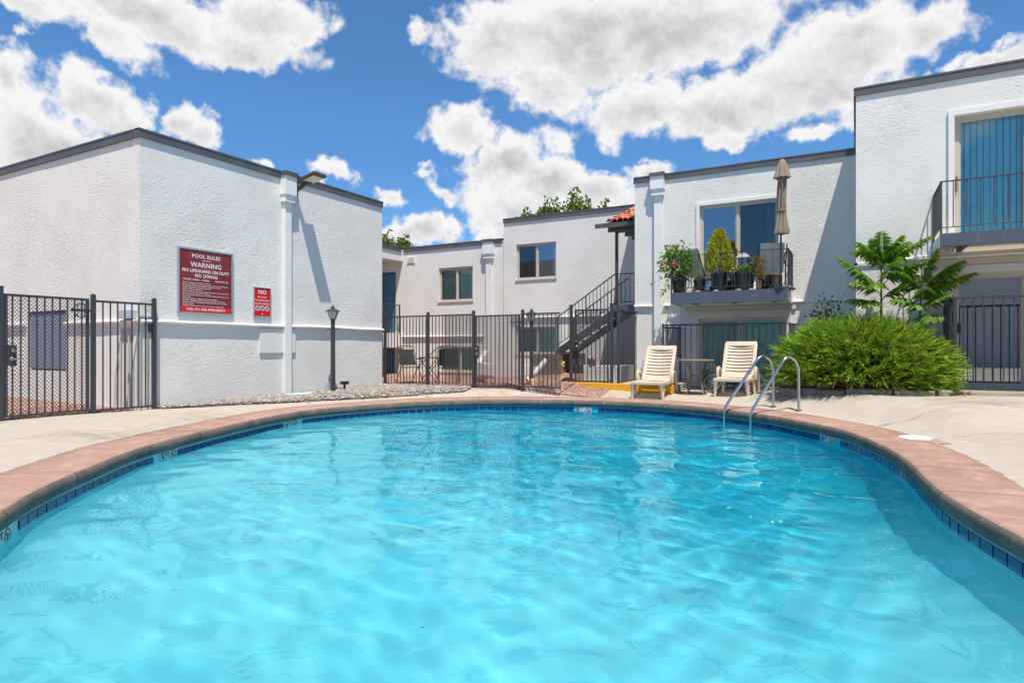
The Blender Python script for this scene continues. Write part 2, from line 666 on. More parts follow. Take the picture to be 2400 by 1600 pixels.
def pool_dist(X, Y):
    """signed distance to the pool edge (negative inside), arrays"""
    P = np.stack([np.ravel(X), np.ravel(Y)], 1)
    d = np.empty(len(P))
    for a in range(0, len(P), 4000):
        q = P[a:a + 4000]
        D = ((q[:, None, :] - POOL[None]) ** 2).sum(2)
        k = D.argmin(1)
        d[a:a + 4000] = ((q - POOL[k]) * NRM[k]).sum(1)
    return d.reshape(np.shape(X))


CW = .56           # coping width
CTRL = np.array([(-3.6, 12.3, .075), (-2.8, 12.8, .065), (-1.9, 12.8, .07), (-2.3, 13.6, .10), (-4.0, 14.0, .10), (.2, 10.6, .30), (1.3, 11, .33), (2.1, 11, .34), (.2, 11.0, .32), (-.9, 11.3, .32), (-1.2, 11.9, .25), (3, 9, .3), (1.6, 8, .15), (-.3, 11.0, .31),
                 (-5, 12.4, .11), (-6.3, 11.9, .14), (-7.56, 11.9, .12), (-8.8, 11.9, .1), (-10, 11.7, .1), (-9.9, 9.5, .09), (-9.9, 8.3, .06), (-9.95, 6, .04),
                 (-9.95, 4.5, .06), (-9, 2, .05), (-6, 0, .02), (0, -3, 0), (3, 3, .05), (-1.2, 11.6, .1), (-8, 14, .12), (-7, 15.5, .35), (-12, 15.5, .1), (-5.5, 13, .25), (1.2, 12.4, .34), (4, 12, .36)])


def ground(X, Y):
    X, Y = np.asarray(X, float), np.asarray(Y, float)
    w = 1.0 / (((X[..., None] - CTRL[:, 0]) ** 2 + (Y[..., None] - CTRL[:, 1]) ** 2) + .05) ** 1.5
    h = (w * CTRL[:, 2]).sum(-1) / w.sum(-1)
    t = np.clip((pool_dist(X, Y) - CW) / .85, 0, 1)
    return h * t * t * (3 - 2 * t)


def gz(x, y):
    return float(ground(np.array([x]), np.array([y]))[0])

# ------------------------------------------------------------------ ground
CONC = mat('pool_deck_concrete', (.40, .345, .28), .85, var=[(.55, (.27, .21, .155), .46, .72), (4.5, (.45, .40, .335), .45, .8), (28, (.39, .34, .28), .5, .8)],
           bump=([(40, .6), (160, .5)], .25, .004))
SOIL = mat('red_gravel_soil', (.34, .185, .13), .95, var=[(1.3, (.27, .15, .105), .4, .7), (18, (.42, .26, .19), .5, .75)], bump=([(30, 1), (90, .6)], .8, .02))
EARTH = mat('dry_earth', (.34, .29, .23), .95, var=(.05, (.26, .23, .18), .4, .7))
BEDM = mat('gravel_bed_soil', (.22, .19, .16), .95, var=(30, (.32, .29, .25), .4, .7), bump=(50, .8, .02))


# hairline cracks in the old slab
_g = G(CONC.node_tree)
_b = CONC.node_tree.nodes['Principled BSDF']
_geo = _g.n('ShaderNodeNewGeometry')
_wp = _g.v('ADD', _geo.outputs['Position'], _g.v('SCALE', _g.noise(_geo.outputs['Position'], 1.7, 4, .6, color=True), s=.55))
_vo = _g.n('ShaderNodeTexVoronoi', feature='DISTANCE_TO_EDGE')
_g.put(_vo.inputs['Vector'], _wp)
_vo.inputs['Scale'].default_value = .33
_cr = _g.m('MULTIPLY', _g.m('SUBTRACT', 1.0, _g.ss(_vo.outputs['Distance'], .0008, .0045)), _g.ss(_g.noise(_geo.outputs['Position'], .8, 2, .5), .42, .6))
_old = _b.inputs['Base Color'].links[0].from_socket
_g.put(_b.inputs['Base Color'], _g.mix(_g.m('MULTIPLY', _cr, .75), _old, (.13, .10, .075, 1)))


def sheet(name, x0, x1, y0, y1, step, m, lift=0.0, keep=None, kind='structure'):
    nx, ny = max(1, round((x1 - x0) / step)), max(1, round((y1 - y0) / step))
    X, Y = np.meshgrid(np.linspace(x0, x1, nx + 1), np.linspace(y0, y1, ny + 1))
    Z = ground(X, Y) + lift
    V = np.stack([X.ravel(), Y.ravel(), Z.ravel()], 1)
    i, j = np.meshgrid(np.arange(nx), np.arange(ny))
    a = (j * (nx + 1) + i).ravel()
    F = np.stack([a, a + 1, a + nx + 2, a + nx + 1], 1)
    if keep is not None:
        cx = V[F][:, :, 0].mean(1)
        cy = V[F][:, :, 1].mean(1)
        F = F[keep(cx, cy)]
        used = np.unique(F)
        re = np.full(len(V), -1)
        re[used] = np.arange(len(used))
        V, F = V[used], re[F]
    return tag(np_mesh(name, V, F, m, smooth=True), kind=kind)


GX0, GX1, GY0, GY1 = -26.0, 10.0, -8.0, 14.5
deck = sheet('pool_deck', GX0, GX1, GY0, GY1, .125, CONC, 0, keep=lambda x, y: pool_dist(x, y) > .3)
b = MB()
B_ = 1500
for (x0, x1, y0, y1) in ((-B_, B_, -B_, GY0), (-B_, B_, GY1, B_), (-B_, GX0, GY0, GY1), (GX1, B_, GY0, GY1)):
    b.add([(x0, y0, -.02), (x1, y0, -.02), (x1, y1, -.02), (x0, y1, -.02)], [(0, 1, 2, 3)])
tag(b.build('ground', EARTH), kind='structure')
sheet('red_gravel_yard', -22, -4.62, 12.02, 17.2, .2, SOIL, .014)
sheet('red_gravel_path', -22, -10.06, -1, 5.8, .25, SOIL, .012)

BED = [(-9.99, 6.02), (-9.80, 6.12), (-9.537, 6.563), (-9.133, 7.159), (-8.778, 8.362), (-8.238, 9.642), (-7.828, 10.502), (-7.35, 11.15), (-7.36, 11.45), (-7.62, 11.84), (-8.3, 11.95), (-9.99, 11.95)]


def in_poly(x, y, poly):
    x, y = np.asarray(x), np.asarray(y)
    c = np.zeros(x.shape, bool)
    n = len(poly)
    for i in range(n):
        (x1, y1), (x2, y2) = poly[i], poly[(i + 1) % n]
        if y1 != y2:
            c ^= ((y1 > y) != (y2 > y)) & (x < (x2 - x1) * (y - y1) / (y2 - y1) + x1)
    return c


sheet('gravel_bed', -10.0, -7.2, 6.0, 12.0, .06, BEDM, .016, keep=lambda x, y: in_poly(x, y, BED))

ICO = None


def ico():
    global ICO
    if ICO is None:
        t = (1 + 5 ** .5) / 2
        v = np.array([(-1, t, 0), (1, t, 0), (-1, -t, 0), (1, -t, 0), (0, -1, t), (0, 1, t), (0, -1, -t), (0, 1, -t), (t, 0, -1), (t, 0, 1), (-t, 0, -1), (-t, 0, 1)])
        v /= np.linalg.norm(v[0])
        f = np.array([(0, 11, 5), (0, 5, 1), (0, 1, 7), (0, 7, 10), (0, 10, 11), (1, 5, 9), (5, 11, 4), (11, 10, 2), (10, 7, 6), (7, 1, 8), (3, 9, 4), (3, 4, 2), (3, 2, 6), (3, 6, 8), (3, 8, 9),
                      (4, 9, 5), (2, 4, 11), (6, 2, 10), (8, 6, 7), (9, 8, 1)])
        ICO = (v, f)
    return ICO


def pebbles(name, P, size, m, flat=.6, smooth=True):
    v, f = ico()
    n = len(P)
    S = size[0] + (size[1] - size[0]) * rng.random(n) ** 1.6
    V = v[None] * (1 + .25 * (rng.random((n, 12, 1)) - .5))
    sc = np.stack([S * (.8 + .6 * rng.random(n)), S * (.7 + .4 * rng.random(n)), S * (flat * (.8 + .5 * rng.random(n)))], 1)
    V = V * sc[:, None, :]
    a = rng.random(n) * 6.283
    tl = (rng.random(n) - .5) * .9
    ct, st = np.cos(tl)[:, None], np.sin(tl)[:, None]
    y, z = V[:, :, 1] * ct - V[:, :, 2] * st, V[:, :, 1] * st + V[:, :, 2] * ct
    ca, sa = np.cos(a)[:, None], np.sin(a)[:, None]
    W = np.stack([V[:, :, 0] * ca - y * sa, V[:, :, 0] * sa + y * ca, z], 2) + P[:, None, :]
    F = (f[None] + (np.arange(n) * 12)[:, None, None]).reshape(-1, 3)
    return tag(np_mesh(name, W.reshape(-1, 3), F, m, smooth=smooth), kind='stuff')


def multi_mat(name, stops, rough=.7):
    m = bpy.data.materials.new(name)
    m.use_nodes = True
    g = G(m.node_tree)
    bb = m.node_tree.nodes['Principled BSDF']
    geo = g.n('ShaderNodeNewGeometry')
    c = g.ramp(geo.outputs['Random Per Island'], stops)
    f = g.ss(g.noise(geo.outputs['Position'], 70, 4, .6), .35, .75)
    g.put(bb.inputs['Base Color'], g.mix(f, c, g.mix(.3, c, (.45, .4, .35, 1))))
    bb.inputs['Roughness'].default_value = rough
    MATS[name] = m
    return m


RIVER = multi_mat('river_pebble', [(0, (.27, .235, .19)), (.2, (.13, .12, .115)), (.4, (.33, .29, .235)), (.55, (.22, .135, .085)), (.7, (.25, .25, .25)), (.85, (.42, .37, .30)), (1, (.09, .08, .075))])
REDG = multi_mat('red_pebble', [(0, (.36, .18, .13)), (.35, (.44, .25, .19)), (.7, (.28, .14, .10)), (1, (.50, .34, .27))])

n = 16000
xy = np.stack([rng.uniform(-10, -7.2, n), rng.uniform(6.0, 12.0, n)], 1)
xy = xy[in_poly(xy[:, 0], xy[:, 1], BED)]
pebbles('river_gravel', np.column_stack([xy, ground(xy[:, 0], xy[:, 1]) + .022 + .02 * rng.random(len(xy))]), (.014, .042), RIVER)
n = 11000
xy = np.vstack([np.stack([rng.uniform(-9.4, -4.7, n), 12.05 + 3.2 * rng.random(n) ** 1.5], 1), np.stack([rng.uniform(-11.6, -10.0, 1800), rng.uniform(2.2, 5.75, 1800)], 1)])
pebbles('red_gravel', np.column_stack([xy, ground(xy[:, 0], xy[:, 1]) + .02]), (.010, .030), REDG, smooth=False)

# ------------------------------------------------------------------ pool shell
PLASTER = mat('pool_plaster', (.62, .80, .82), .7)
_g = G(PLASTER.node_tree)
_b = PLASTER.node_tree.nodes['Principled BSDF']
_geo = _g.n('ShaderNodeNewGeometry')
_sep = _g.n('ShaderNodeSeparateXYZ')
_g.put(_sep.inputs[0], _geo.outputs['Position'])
# water's absorption of light put into plaster colour: pale shallows, saturated blue deep end
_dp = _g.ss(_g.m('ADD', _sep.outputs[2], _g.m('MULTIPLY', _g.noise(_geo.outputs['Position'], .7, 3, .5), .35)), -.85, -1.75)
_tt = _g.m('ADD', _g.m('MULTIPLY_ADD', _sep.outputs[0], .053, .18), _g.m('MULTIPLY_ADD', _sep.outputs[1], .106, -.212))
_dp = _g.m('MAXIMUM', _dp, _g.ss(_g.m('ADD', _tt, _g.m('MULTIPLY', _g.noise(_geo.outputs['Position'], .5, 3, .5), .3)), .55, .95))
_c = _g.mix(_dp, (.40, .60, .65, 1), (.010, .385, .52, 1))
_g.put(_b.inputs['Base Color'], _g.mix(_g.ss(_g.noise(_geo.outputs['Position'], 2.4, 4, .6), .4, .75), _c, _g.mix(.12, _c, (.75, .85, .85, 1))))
GROUT = mat('pale_tile_grout', (.50, .72, .74), .6)


def floor_depth(x, y):
    t = smooth01(((x + 3.4) * .45 + (y - 2.0) * .9) / 8.5)
    return -1.05 - 1.15 * t


CEN = np.array([-3.4, 5.9])
rings = [(1.0, 0), (1.0, .10), (.994, .22), (.982, .36), (.962, .50), (.935, .62), (.90, .73), (.855, .83), (.80, .91), (.73, .97), (.62, 1), (.48, 1), (.34, 1), (.18, 1), (.03, 1)]
V, F = [], []
for k, (s, t) in enumerate(rings):
    for i in range(NP):
        p = CEN + (POOL[i] - CEN) * s
        V.append((p[0], p[1], -.11 + (floor_depth(p[0], p[1]) + .11) * t))
for k in range(len(rings) - 1):
    for i in range(NP):
        j = (i + 1) % NP
        F.append((k * NP + i, k * NP + j, (k + 1) * NP + j, (k + 1) * NP + i))
k = len(rings) - 1
V.append((CEN[0], CEN[1], floor_depth(*CEN)))
for i in range(0, NP, 2):
    F.append((k * NP + i, k * NP + i + 1, k * NP + (i + 2) % NP, len(V) - 1))
mi = [0] * len(F)
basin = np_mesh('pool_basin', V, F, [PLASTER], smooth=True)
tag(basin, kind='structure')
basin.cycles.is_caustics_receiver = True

# waterline: one row of navy tiles, with white depth markers let in
NAVY = mat('navy_glazed_tile', (.008, .022, .11), .12, var=(2.5, (.012, .05, .18), .4, .7))
MARKW = mat('white_marker_tile', (.48, .55, .55), .2)
INK = mat('black_print', (.012, .012, .014), .5)
REDINK = mat('red_print', (.42, .02, .02), .5)
MARKS = [((-4.765, 1.929), '3 FT'), ((-6.875, 4.234), '5 FT'), ((-7.792, 6.977), '6 FT'), ((-4.706, 11.541), '8 FT'), ((-.202, 9.269), '8 FT')]
PP, _ = outline(2000)
seg = PERIM / 2000
arc = np.arange(2000) * seg


def at_arc(s):
    s = s % PERIM
    i = int(s / seg)
    f = s / seg - i
    p = PP[i % 2000] * (1 - f) + PP[(i + 1) % 2000] * f
    q = PP[(i + 6) % 2000] - PP[(i - 6) % 2000]
    q = q / np.linalg.norm(q)
    return p, q


SGN = 1.0
_p, _q = at_arc(0)
if np.dot(np.array([-_q[1], _q[0]]), _p - PP.mean(0)) < 0:
    SGN = -1.0     # outward normal = SGN * left normal
tb = MB().box(-.5, .5, -.5, .5, -.5, .5)
tile_me = bpy.data.meshes.new('navy_tile')
tile_me.from_pydata(tb.v, [], tb.f)
tile_me.materials.append(NAVY)
msk = []
for (mp, txt) in MARKS:
    i = ((PP - np.array(mp)) ** 2).sum(1).argmin()
    s = i * seg
    msk.append(s)
    p, q = at_arc(s)
    nrm = SGN * np.array([-q[1], q[0]])
    inn = -nrm
    ang = math.atan2(-inn[0], inn[1])            # local +y points into the pool
    o = pbox('depth_marker_tile', MARKW, basin, -.16, .16, -.01, .01, -.275, -.125, local=True)
    o.location = Vector((p[0] + inn[0] * .004, p[1] + inn[1] * .004, -.2)) - basin.location
    o.rotation_euler = (0, 0, ang)
    # reading direction: seen from inside the pool
    rot = (R_(90), 0, ang + math.pi)
    hold = bpy.data.objects.new('depth_marker_print', None)
    base = Vector((p[0] + inn[0] * .016, p[1] + inn[1] * .016, -.182))
    rv = Matrix.Rotation(ang + math.pi, 4, 'Z')

    def loc(dx, dz):
        return base + rv @ Vector((dx, 0, 0)) + Vector((0, 0, dz)) - basin.location
    COL.objects.unlink(hold) if hold.name in COL.objects else None
    bpy.data.objects.remove(hold)
    a, u = txt.split()
    text_mesh('depth_number', a, .125, INK, basin, loc(-.115, 0), rot, bold=.003)
    text_mesh('depth_number', u, .07, INK, basin, loc(-.03, .018), rot, bold=.001)
    mb = MB()
    M3 = Matrix.Rotation(ang + math.pi, 3, 'Z')
    for t in range(24):
        a0, a1 = 2 * math.pi * t / 24, 2 * math.pi * (t + 1) / 24
        vs = []
        for (aa, rr) in ((a0, .045), (a1, .045), (a1, .057), (a0, .057)):
            w = M3 @ Vector((rr * math.cos(aa), 0, rr * math.sin(aa)))
            vs.append((w.x, w.y, w.z))
        mb.add(vs, [(0, 1, 2, 3)])
    for (x0, z0, x1, z1, wd) in ((-.034, .034, .034, -.034, .012),):
        w0, w1 = M3 @ Vector((x0, 0, z0)), M3 @ Vector((x1, 0, z1))
        mb.bar(w0, w1, .003, wd)
    sy = mb.build('no_diving_symbol', REDINK, basin, local=True)
    sy.location = loc(.092, -.005)
    mb = MB()
    for (x0, z0, x1, z1, wd) in ((-.012, -.025, .01, .012, .012), (.01, .012, .03, .002, .006)):
        w0, w1 = M3 @ Vector((x0, 0, z0)), M3 @ Vector((x1, 0, z1))
        mb.bar(w0, w1, .0015, wd)
    sy = mb.build('diver_symbol', INK, basin, local=True)
    sy.location = loc(.092, -.005)
s = 0.0
TW = PERIM / round(PERIM / .158)
for k in range(round(PERIM / .158)):
    s = (k + .5) * TW
    if min(abs((s - a + PERIM / 2) % PERIM - PERIM / 2) for a in msk) < .16 + TW / 2:
        continue
    p, q = at_arc(s)
    nrm = SGN * np.array([-q[1], q[0]])
    o = bpy.data.objects.new('tile', tile_me)
    COL.objects.link(o)
    o.parent = basin
    o.location = Vector((p[0] - nrm[0] * .002, p[1] - nrm[1] * .002, -.208)) - basin.location
    o.rotation_euler = (0, 0, math.atan2(q[1], q[0]))
    o.scale = (TW - .015, .018, .132)

# coping: stamped pink concrete cast in lengths with thin joints
PINK = mat('pink_stamped_concrete', (.35, .205, .152), .7, var=[(.9, (.28, .155, .11), .4, .68), (4, (.43, .27, .215), .42, .75), (22, (.26, .135, .095), .52, .8)],
           bump=([(12, 1), (60, .5)], .35, .006))
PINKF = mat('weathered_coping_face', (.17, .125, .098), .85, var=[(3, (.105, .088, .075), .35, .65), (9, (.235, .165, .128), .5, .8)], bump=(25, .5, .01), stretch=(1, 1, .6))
PROF = [(.0, -.122), (-.028, -.112), (-.040, -.07), (-.036, -.022), (-.016, .004), (.018, .014), (.30, .014), (CW, .014), (CW, -.06), (.06, -.122)]
bed = MB()
vs = []
for (d, z) in ((.004, -.124), (CW - .03, -.124), (CW - .03, -.02), (.002, -.02)):
    vs.append([(x, y, z) for x, y in ring(d)])
fl = []
for a in range(4):
    bq = (a + 1) % 4
    for i in range(NP):
        j = (i + 1) % NP
        fl.append((a * NP + i, a * NP + j, bq * NP + j, bq * NP + i))
coping = np_mesh('pool_coping', sum(vs, []), fl, GROUT)
tag(coping, kind='structure')
NS = 25
per = NP // NS
for k in range(NS):
    V, F, mi = [], [], []
    idx = [(k * per + i) for i in range(per + 1)]
    for c, i in enumerate(idx):
        ii = i % NP
        P0 = POOL[ii]
        if c == 0:
            P0 = P0 + TAN[ii] * .008 * (1 if np.dot(POOL[(ii + 1) % NP] - P0, TAN[ii]) > 0 else -1)
        wob = .006 * noise.noise((P0[0] * 3, P0[1] * 3, 1.7))
        for (d, z) in PROF:
            q = P0 + NRM[ii] * (d + (wob if d < 0 else 0))
            V.append((q[0], q[1], z))
    L = len(PROF)
    for c in range(per):
        for a in range(L):
            bq = (a + 1) % L
            F.append((c * L + a, c * L + bq, (c + 1) * L + bq, (c + 1) * L + a))
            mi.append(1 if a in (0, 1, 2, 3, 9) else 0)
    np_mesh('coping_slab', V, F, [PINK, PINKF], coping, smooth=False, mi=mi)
# white sealant bead between coping and deck
V, F = [], []
for i in range(NP):
    for (d, z) in ((CW - .004, .012), (CW + .002, .019), (CW + .014 + .010 * noise.noise((POOL[i][0] * 2, POOL[i][1] * 2, 4)), .017), (CW + .02, .004)):
        q = POOL[i] + NRM[i] * d
        V.append((q[0], q[1], z))
for i in range(NP):
    j = (i + 1) % NP
    for a in range(3):
        F.append((i * 4 + a, j * 4 + a, j * 4 + a + 1, i * 4 + a + 1))
np_mesh('sealant_bead', V, F, mat('white_sealant', (.46, .41, .35), .7, var=(6, (.30, .26, .215), .42, .65)), coping)

# ------------------------------------------------------------------ water
WM = bpy.data.materials.new('pool_water')
WM.use_nodes = True
g = G(WM.node_tree)
WM.node_tree.nodes.clear()
gl = g.n('ShaderNodeBsdfGlass')
gl.inputs['Color'].default_value = (.56, .955, .98, 1)
gl.inputs['Roughness'].default_value = 0
gl.inputs['IOR'].default_value = 1.333
_geo = g.n('ShaderNodeNewGeometry')
_q = g.v('MULTIPLY', _geo.outputs['Position'], (1.0, 1.0, 0))
_h = g.noise(_q, 2.6, 2, .45, .6)
_bn = g.n('ShaderNodeBump')
_bn.inputs['Strength'].default_value = .22
_bn.inputs['Distance'].default_value = .045
g.put(_bn.inputs['Height'], _h)
g.put(gl.inputs['Normal'], _bn.outputs[0])
ow = g.n('ShaderNodeOutputMaterial')
WM.node_tree.links.new(gl.outputs[0], ow.inputs[0])
st = .036
xs = np.arange(-8.2, 1.3, st)
ys = np.arange(.4, 11.8, st)
X, Y = np.meshgrid(xs, ys)
D = pool_dist(X, Y)
Z = np.zeros_like(X)
wrng = np.random.default_rng(5)
for kk in range(44):                                   # wind ripples: many short sine trains from all round, mostly from one side
    lam = .30 * (5.5 ** wrng.random())
    th = wrng.normal(2.0, .9) if kk % 3 else wrng.random() * 6.28
    amp = .00200 * lam
    kx, ky = math.cos(th) * 6.283 / lam, math.sin(th) * 6.283 / lam
    ph = wrng.random() * 6.283
    env = .6 + .4 * np.sin(X * (.5 + wrng.random()) + wrng.random() * 6) * np.sin(Y * (.5 + wrng.random()) + wrng.random() * 6)
    wx = .25 * np.sin(Y * 1.3 + ph * 2) + .2 * np.sin(X * 1.9 + ph)
    Z += amp * env * np.sin(kx * X + ky * Y + ph + wx * 2)
for kk in range(16):                                   # the finest ripples, in passing gusts
    lam = .17 * (1.8 ** wrng.random())
    th = wrng.normal(2.0, 1.1)
    env = np.clip(np.sin(X * .8 + wrng.random() * 6) + np.sin(Y * .9 + wrng.random() * 6), 0, 2)
    Z += .0011 * lam * env * np.sin(6.283 / lam * (math.cos(th) * X + math.sin(th) * Y) + wrng.random() * 6 + .8 * np.sin(X * 1.7 + Y))
Z = Z - .198
V = np.stack([X.ravel(), Y.ravel(), Z.ravel()], 1)
nx, ny = len(xs), len(ys)
i, j = np.meshgrid(np.arange(nx - 1), np.arange(ny - 1))
a = (j * nx + i).ravel()
F = np.stack([a, a + 1, a + nx + 1, a + nx], 1)
F = F[(D.ravel()[F] < .12).all(1)]
used = np.unique(F)
re_ = np.full(len(V), -1)
re_[used] = np.arange(len(used))
water = np_mesh('pool_water', V[used], re_[F], WM, smooth=True)
tag(water, kind='structure')
water.cycles.is_caustics_caster = True

# ------------------------------------------------------------------ buildings
class Wall:
    """maps (along, out, up) to world for a wall plane; 'y' faces -y, 'x' faces +x; out > 0 is towards the viewer's side"""
    def __init__(self, axis, plane):
        self.axis, self.plane = axis, plane

    def p(self, u, d, z):
        return (u, self.plane - d, z) if self.axis == 'y' else (self.plane + d, u, z)

    def box(self, mb, u0, u1, d0, d1, z0, z1):
        a, c = self.p(u0, d0, z0), self.p(u1, d1, z1)
        return mb.box(min(a[0], c[0]), max(a[0], c[0]), min(a[1], c[1]), max(a[1], c[1]), z0, z1)

    def piece(self, name, m, parent, u0, u1, d0, d1, z0, z1, rot=0.0):
        a, c = self.p(u0, d0, z0), self.p(u1, d1, z1)
        return pbox(name, m, parent, min(a[0], c[0]), max(a[0], c[0]), min(a[1], c[1]), max(a[1], c[1]), z0, z1, rot=rot)

    def sheet(self, mb, u0, u1, z0, z1, holes=(), t=.22):
        us = sorted({u0, u1, *[h[0] for h in holes], *[h[1] for h in holes]})
        zs = sorted({z0, z1, *[h[2] for h in holes], *[h[3] for h in holes]})
        us = [u for u in us if u0 <= u <= u1]
        zs = [z for z in zs if z0 <= z <= z1]

        def solid(i, j):
            if i < 0 or j < 0 or i >= len(us) - 1 or j >= len(zs) - 1:
                return False
            cu, cz = (us[i] + us[i + 1]) / 2, (zs[j] + zs[j + 1]) / 2
            return not any(h[0] < cu < h[1] and h[2] < cz < h[3] for h in holes)

        def quad(pts):
            mb.add(pts, [(0, 1, 2, 3)])
        for i in range(len(us) - 1):
            for j in range(len(zs) - 1):
                if not solid(i, j):
                    continue
                a, c, e, f = us[i], us[i + 1], zs[j], zs[j + 1]
                quad([self.p(a, 0, e), self.p(c, 0, e), self.p(c, 0, f), self.p(a, 0, f)])
                quad([self.p(a, -t, e), self.p(a, -t, f), self.p(c, -t, f), self.p(c, -t, e)])
                if not solid(i - 1, j):
                    quad([self.p(a, 0, e), self.p(a, 0, f), self.p(a, -t, f), self.p(a, -t, e)])
                if not solid(i + 1, j):
                    quad([self.p(c, 0, e), self.p(c, -t, e), self.p(c, -t, f), self.p(c, 0, f)])
                if not solid(i, j - 1):
                    quad([self.p(a, 0, e), self.p(a, -t, e), self.p(c, -t, e), self.p(c, 0, e)])
                if not solid(i, j + 1):
                    quad([self.p(a, 0, f), self.p(c, 0, f), self.p(c, -t, f), self.p(a, -t, f)])
        return mb


def window(bld, w, u0, u1, z0, z1, mull=(), inset=.07, fw=.05, glass=(None,), blinds=(), name='window', sill=True, label=None, slat=.088, frame=None):
    """frame (the part) with panes and hanging blind slats as its pieces; blinds = (pane number, material, share from, share to)"""
    mb = MB()
    d0, d1 = -inset - .05, -inset + .01
    w.box(mb, u0, u0 + fw, d0, d1, z0, z1)
    w.box(mb, u1 - fw, u1, d0, d1, z0, z1)
    w.box(mb, u0 + fw, u1 - fw, d0, d1, z1 - fw, z1)
    w.box(mb, u0 + fw, u1 - fw, d0, d1, z0, z0 + fw)
    for k in mull:
        w.box(mb, k - fw * .55, k + fw * .55, d0, d1 + .006, z0 + fw, z1 - fw)
    if sill:
        w.box(mb, u0 - .03, u1 + .03, -inset + .012, .03, z0 - .035, z0 - .002)
    frame = frame or FRAME
    f = mb.build(name, frame, bld)
    if label:
        f['label'] = label
    edges = [u0 + fw] + list(mull) + [u1 - fw]
    for k in range(len(edges) - 1):
        a = edges[k] + (fw * .55 if k else 0)
        c = edges[k + 1] - (fw * .55 if k + 1 < len(edges) - 1 else 0)
        # thin inner sash
        sb = MB()
        for (ua, ub, za, zb) in ((a, a + .022, z0 + fw, z1 - fw), (c - .022, c, z0 + fw, z1 - fw), (a + .022, c - .022, z0 + fw, z0 + fw + .022), (a + .022, c - .022, z1 - fw - .022, z1 - fw)):
            w.box(sb, ua, ub, d0 + .012, d1 - .012, za, zb)
        sb.build('sash', frame, f)
        w.piece('pane', glass[k % len(glass)], f, a + .02, c - .02, -inset - .026, -inset - .02, z0 + fw + .02, z1 - fw - .02)
        for (pk, m, s0, s1) in blinds:
            if pk != k:
                continue
            ua, ub = a + (c - a) * s0, a + (c - a) * s1
            n = max(1, round((ub - ua) / slat))
            for q in range(n):
                uc = ua + (q + .5) * (ub - ua) / n
                w.piece('blind_slat', m, f, uc - slat * .53, uc + slat * .53, -inset - .118, -inset - .114, z0 + .05, z1 - .05, rot=R_(20 + 8 * random.random()))
    return f


def shell(bld, x0, x1, y0, y1, top, back_faces='', floor=None, m=None):
    """side and back walls, roof deck and an upper floor, so that the rooms are really enclosed"""
    mb = MB()
    if 'l' in back_faces:
        mb.box(x0, x0 + .2, y0 + .23, y1, -.1, top - .05)
    if 'r' in back_faces:
        mb.box(x1 - .2, x1, y0 + .23, y1, -.1, top - .05)
    if 'b' in back_faces:
        mb.box(x0 + .21, x1 - .21, y1 - .2, y1, -.1, top - .05)
    if mb.v:
        mb.build('side_wall', STUCCO, bld)
    mb = MB().box(x0 + .03, x1 - .03, y0 + .03, y1 - .03, top - .30, top - .16)
    mb.build('roof', mat('pale_roofing', (.45, .44, .43), .9), bld)
    if floor is not None:
        mb = MB().box(x0 + .23, x1 - .23, y0 + .24, y1 - .24, floor - .2, floor)
        mb.build('floor_slab', DARK, bld)


def fascia(bld, w, u0, u1, top, h=.135, out=.035):
    """sheet metal edge in lengths of about three metres, lapped a little unevenly"""
    n = max(1, round(abs(u1 - u0) / 3.05))
    for k in range(n):
        a, c = u0 + (u1 - u0) * k / n, u0 + (u1 - u0) * (k + 1) / n - (.005 if k < n - 1 else 0)
        dz, dd = random.uniform(-.005, .003), random.uniform(-.004, .003)
        mb = MB()
        w.box(mb, a, c, -.12, out + dd, top - h + dz, top + dz)
        w.box(mb, a, c, -.10, out + dd + .008, top - .022 + dz, top + .006 + dz)
        mb.build('roof_fascia', FASCIA, bld)


def belt(bld, w, u0, u1, z, h=.068, out=.07):
    """a rounded plaster ledge that runs between the storeys"""
    prof = [(0, h * .5), (out * .55, h * .42), (out * .95, h * .2), (out, -.05 * h), (out * .9, -h * .32), (out * .5, -h * .5), (0, -h * .5)]
    n = max(2, int(abs(u1 - u0) / .22))
    V, F = [], []
    for i in range(n + 1):
        u = u0 + (u1 - u0) * i / n
        wz = .010 * noise.noise((u * 1.3, w.plane, z)) + .004 * noise.noise((u * 5, w.plane, z))
        for (d, q) in prof:
            V.append(w.p(u, d * (1 + .10 * noise.noise((u * 2.1, 3, z))), z + q + wz))
    L = len(prof)
    for i in range(n):
        for a in range(L - 1):
            F.append((i * L + a, (i + 1) * L + a, (i + 1) * L + a + 1, i * L + a + 1))
    mb = MB()
    mb.add(V, F)
    mb.add(V[:L], [tuple(range(L))])
    mb.add(V[-L:], [tuple(range(L))])
    return mb.build('belt_ledge', TRIM, bld, smooth=50)


def downspout(bld, w, u, top, bottom, hw=.138, fasc=True, head_h=.42, wd=.078):
    """boxed plaster conductor head under the eaves with a flat pipe below it"""
    mb = MB()
    w.box(mb, u - wd, u + wd, 0, .09, bottom, top - head_h - .14)
    dp = mb.build('downspout', TRIM, bld)
    mb = MB()
    w.box(mb, u - hw, u + hw, .0, .175, top - head_h, top - .001)
    w.box(mb, u - hw * .86, u + hw * .86, .0, .145, top - head_h - .14, top - head_h)
    mb.build('conductor_head', TRIM, dp)
    if fasc:
        mb = MB()
        w.box(mb, u - hw - .02, u + hw + .02, .045, .20, top - .05, top + .035)
        mb.build('head_cap', FASCIA, dp)
    return dp


LWx, LLy, BKy, MRy, RRy = -10.02, 5.84, 16.9, 14.37, 12.5
LW, LL, BK, MR, RR = Wall('x', LWx), Wall('y', LLy), Wall('y', BKy), Wall('y', MRy), Wall('y', RRy)

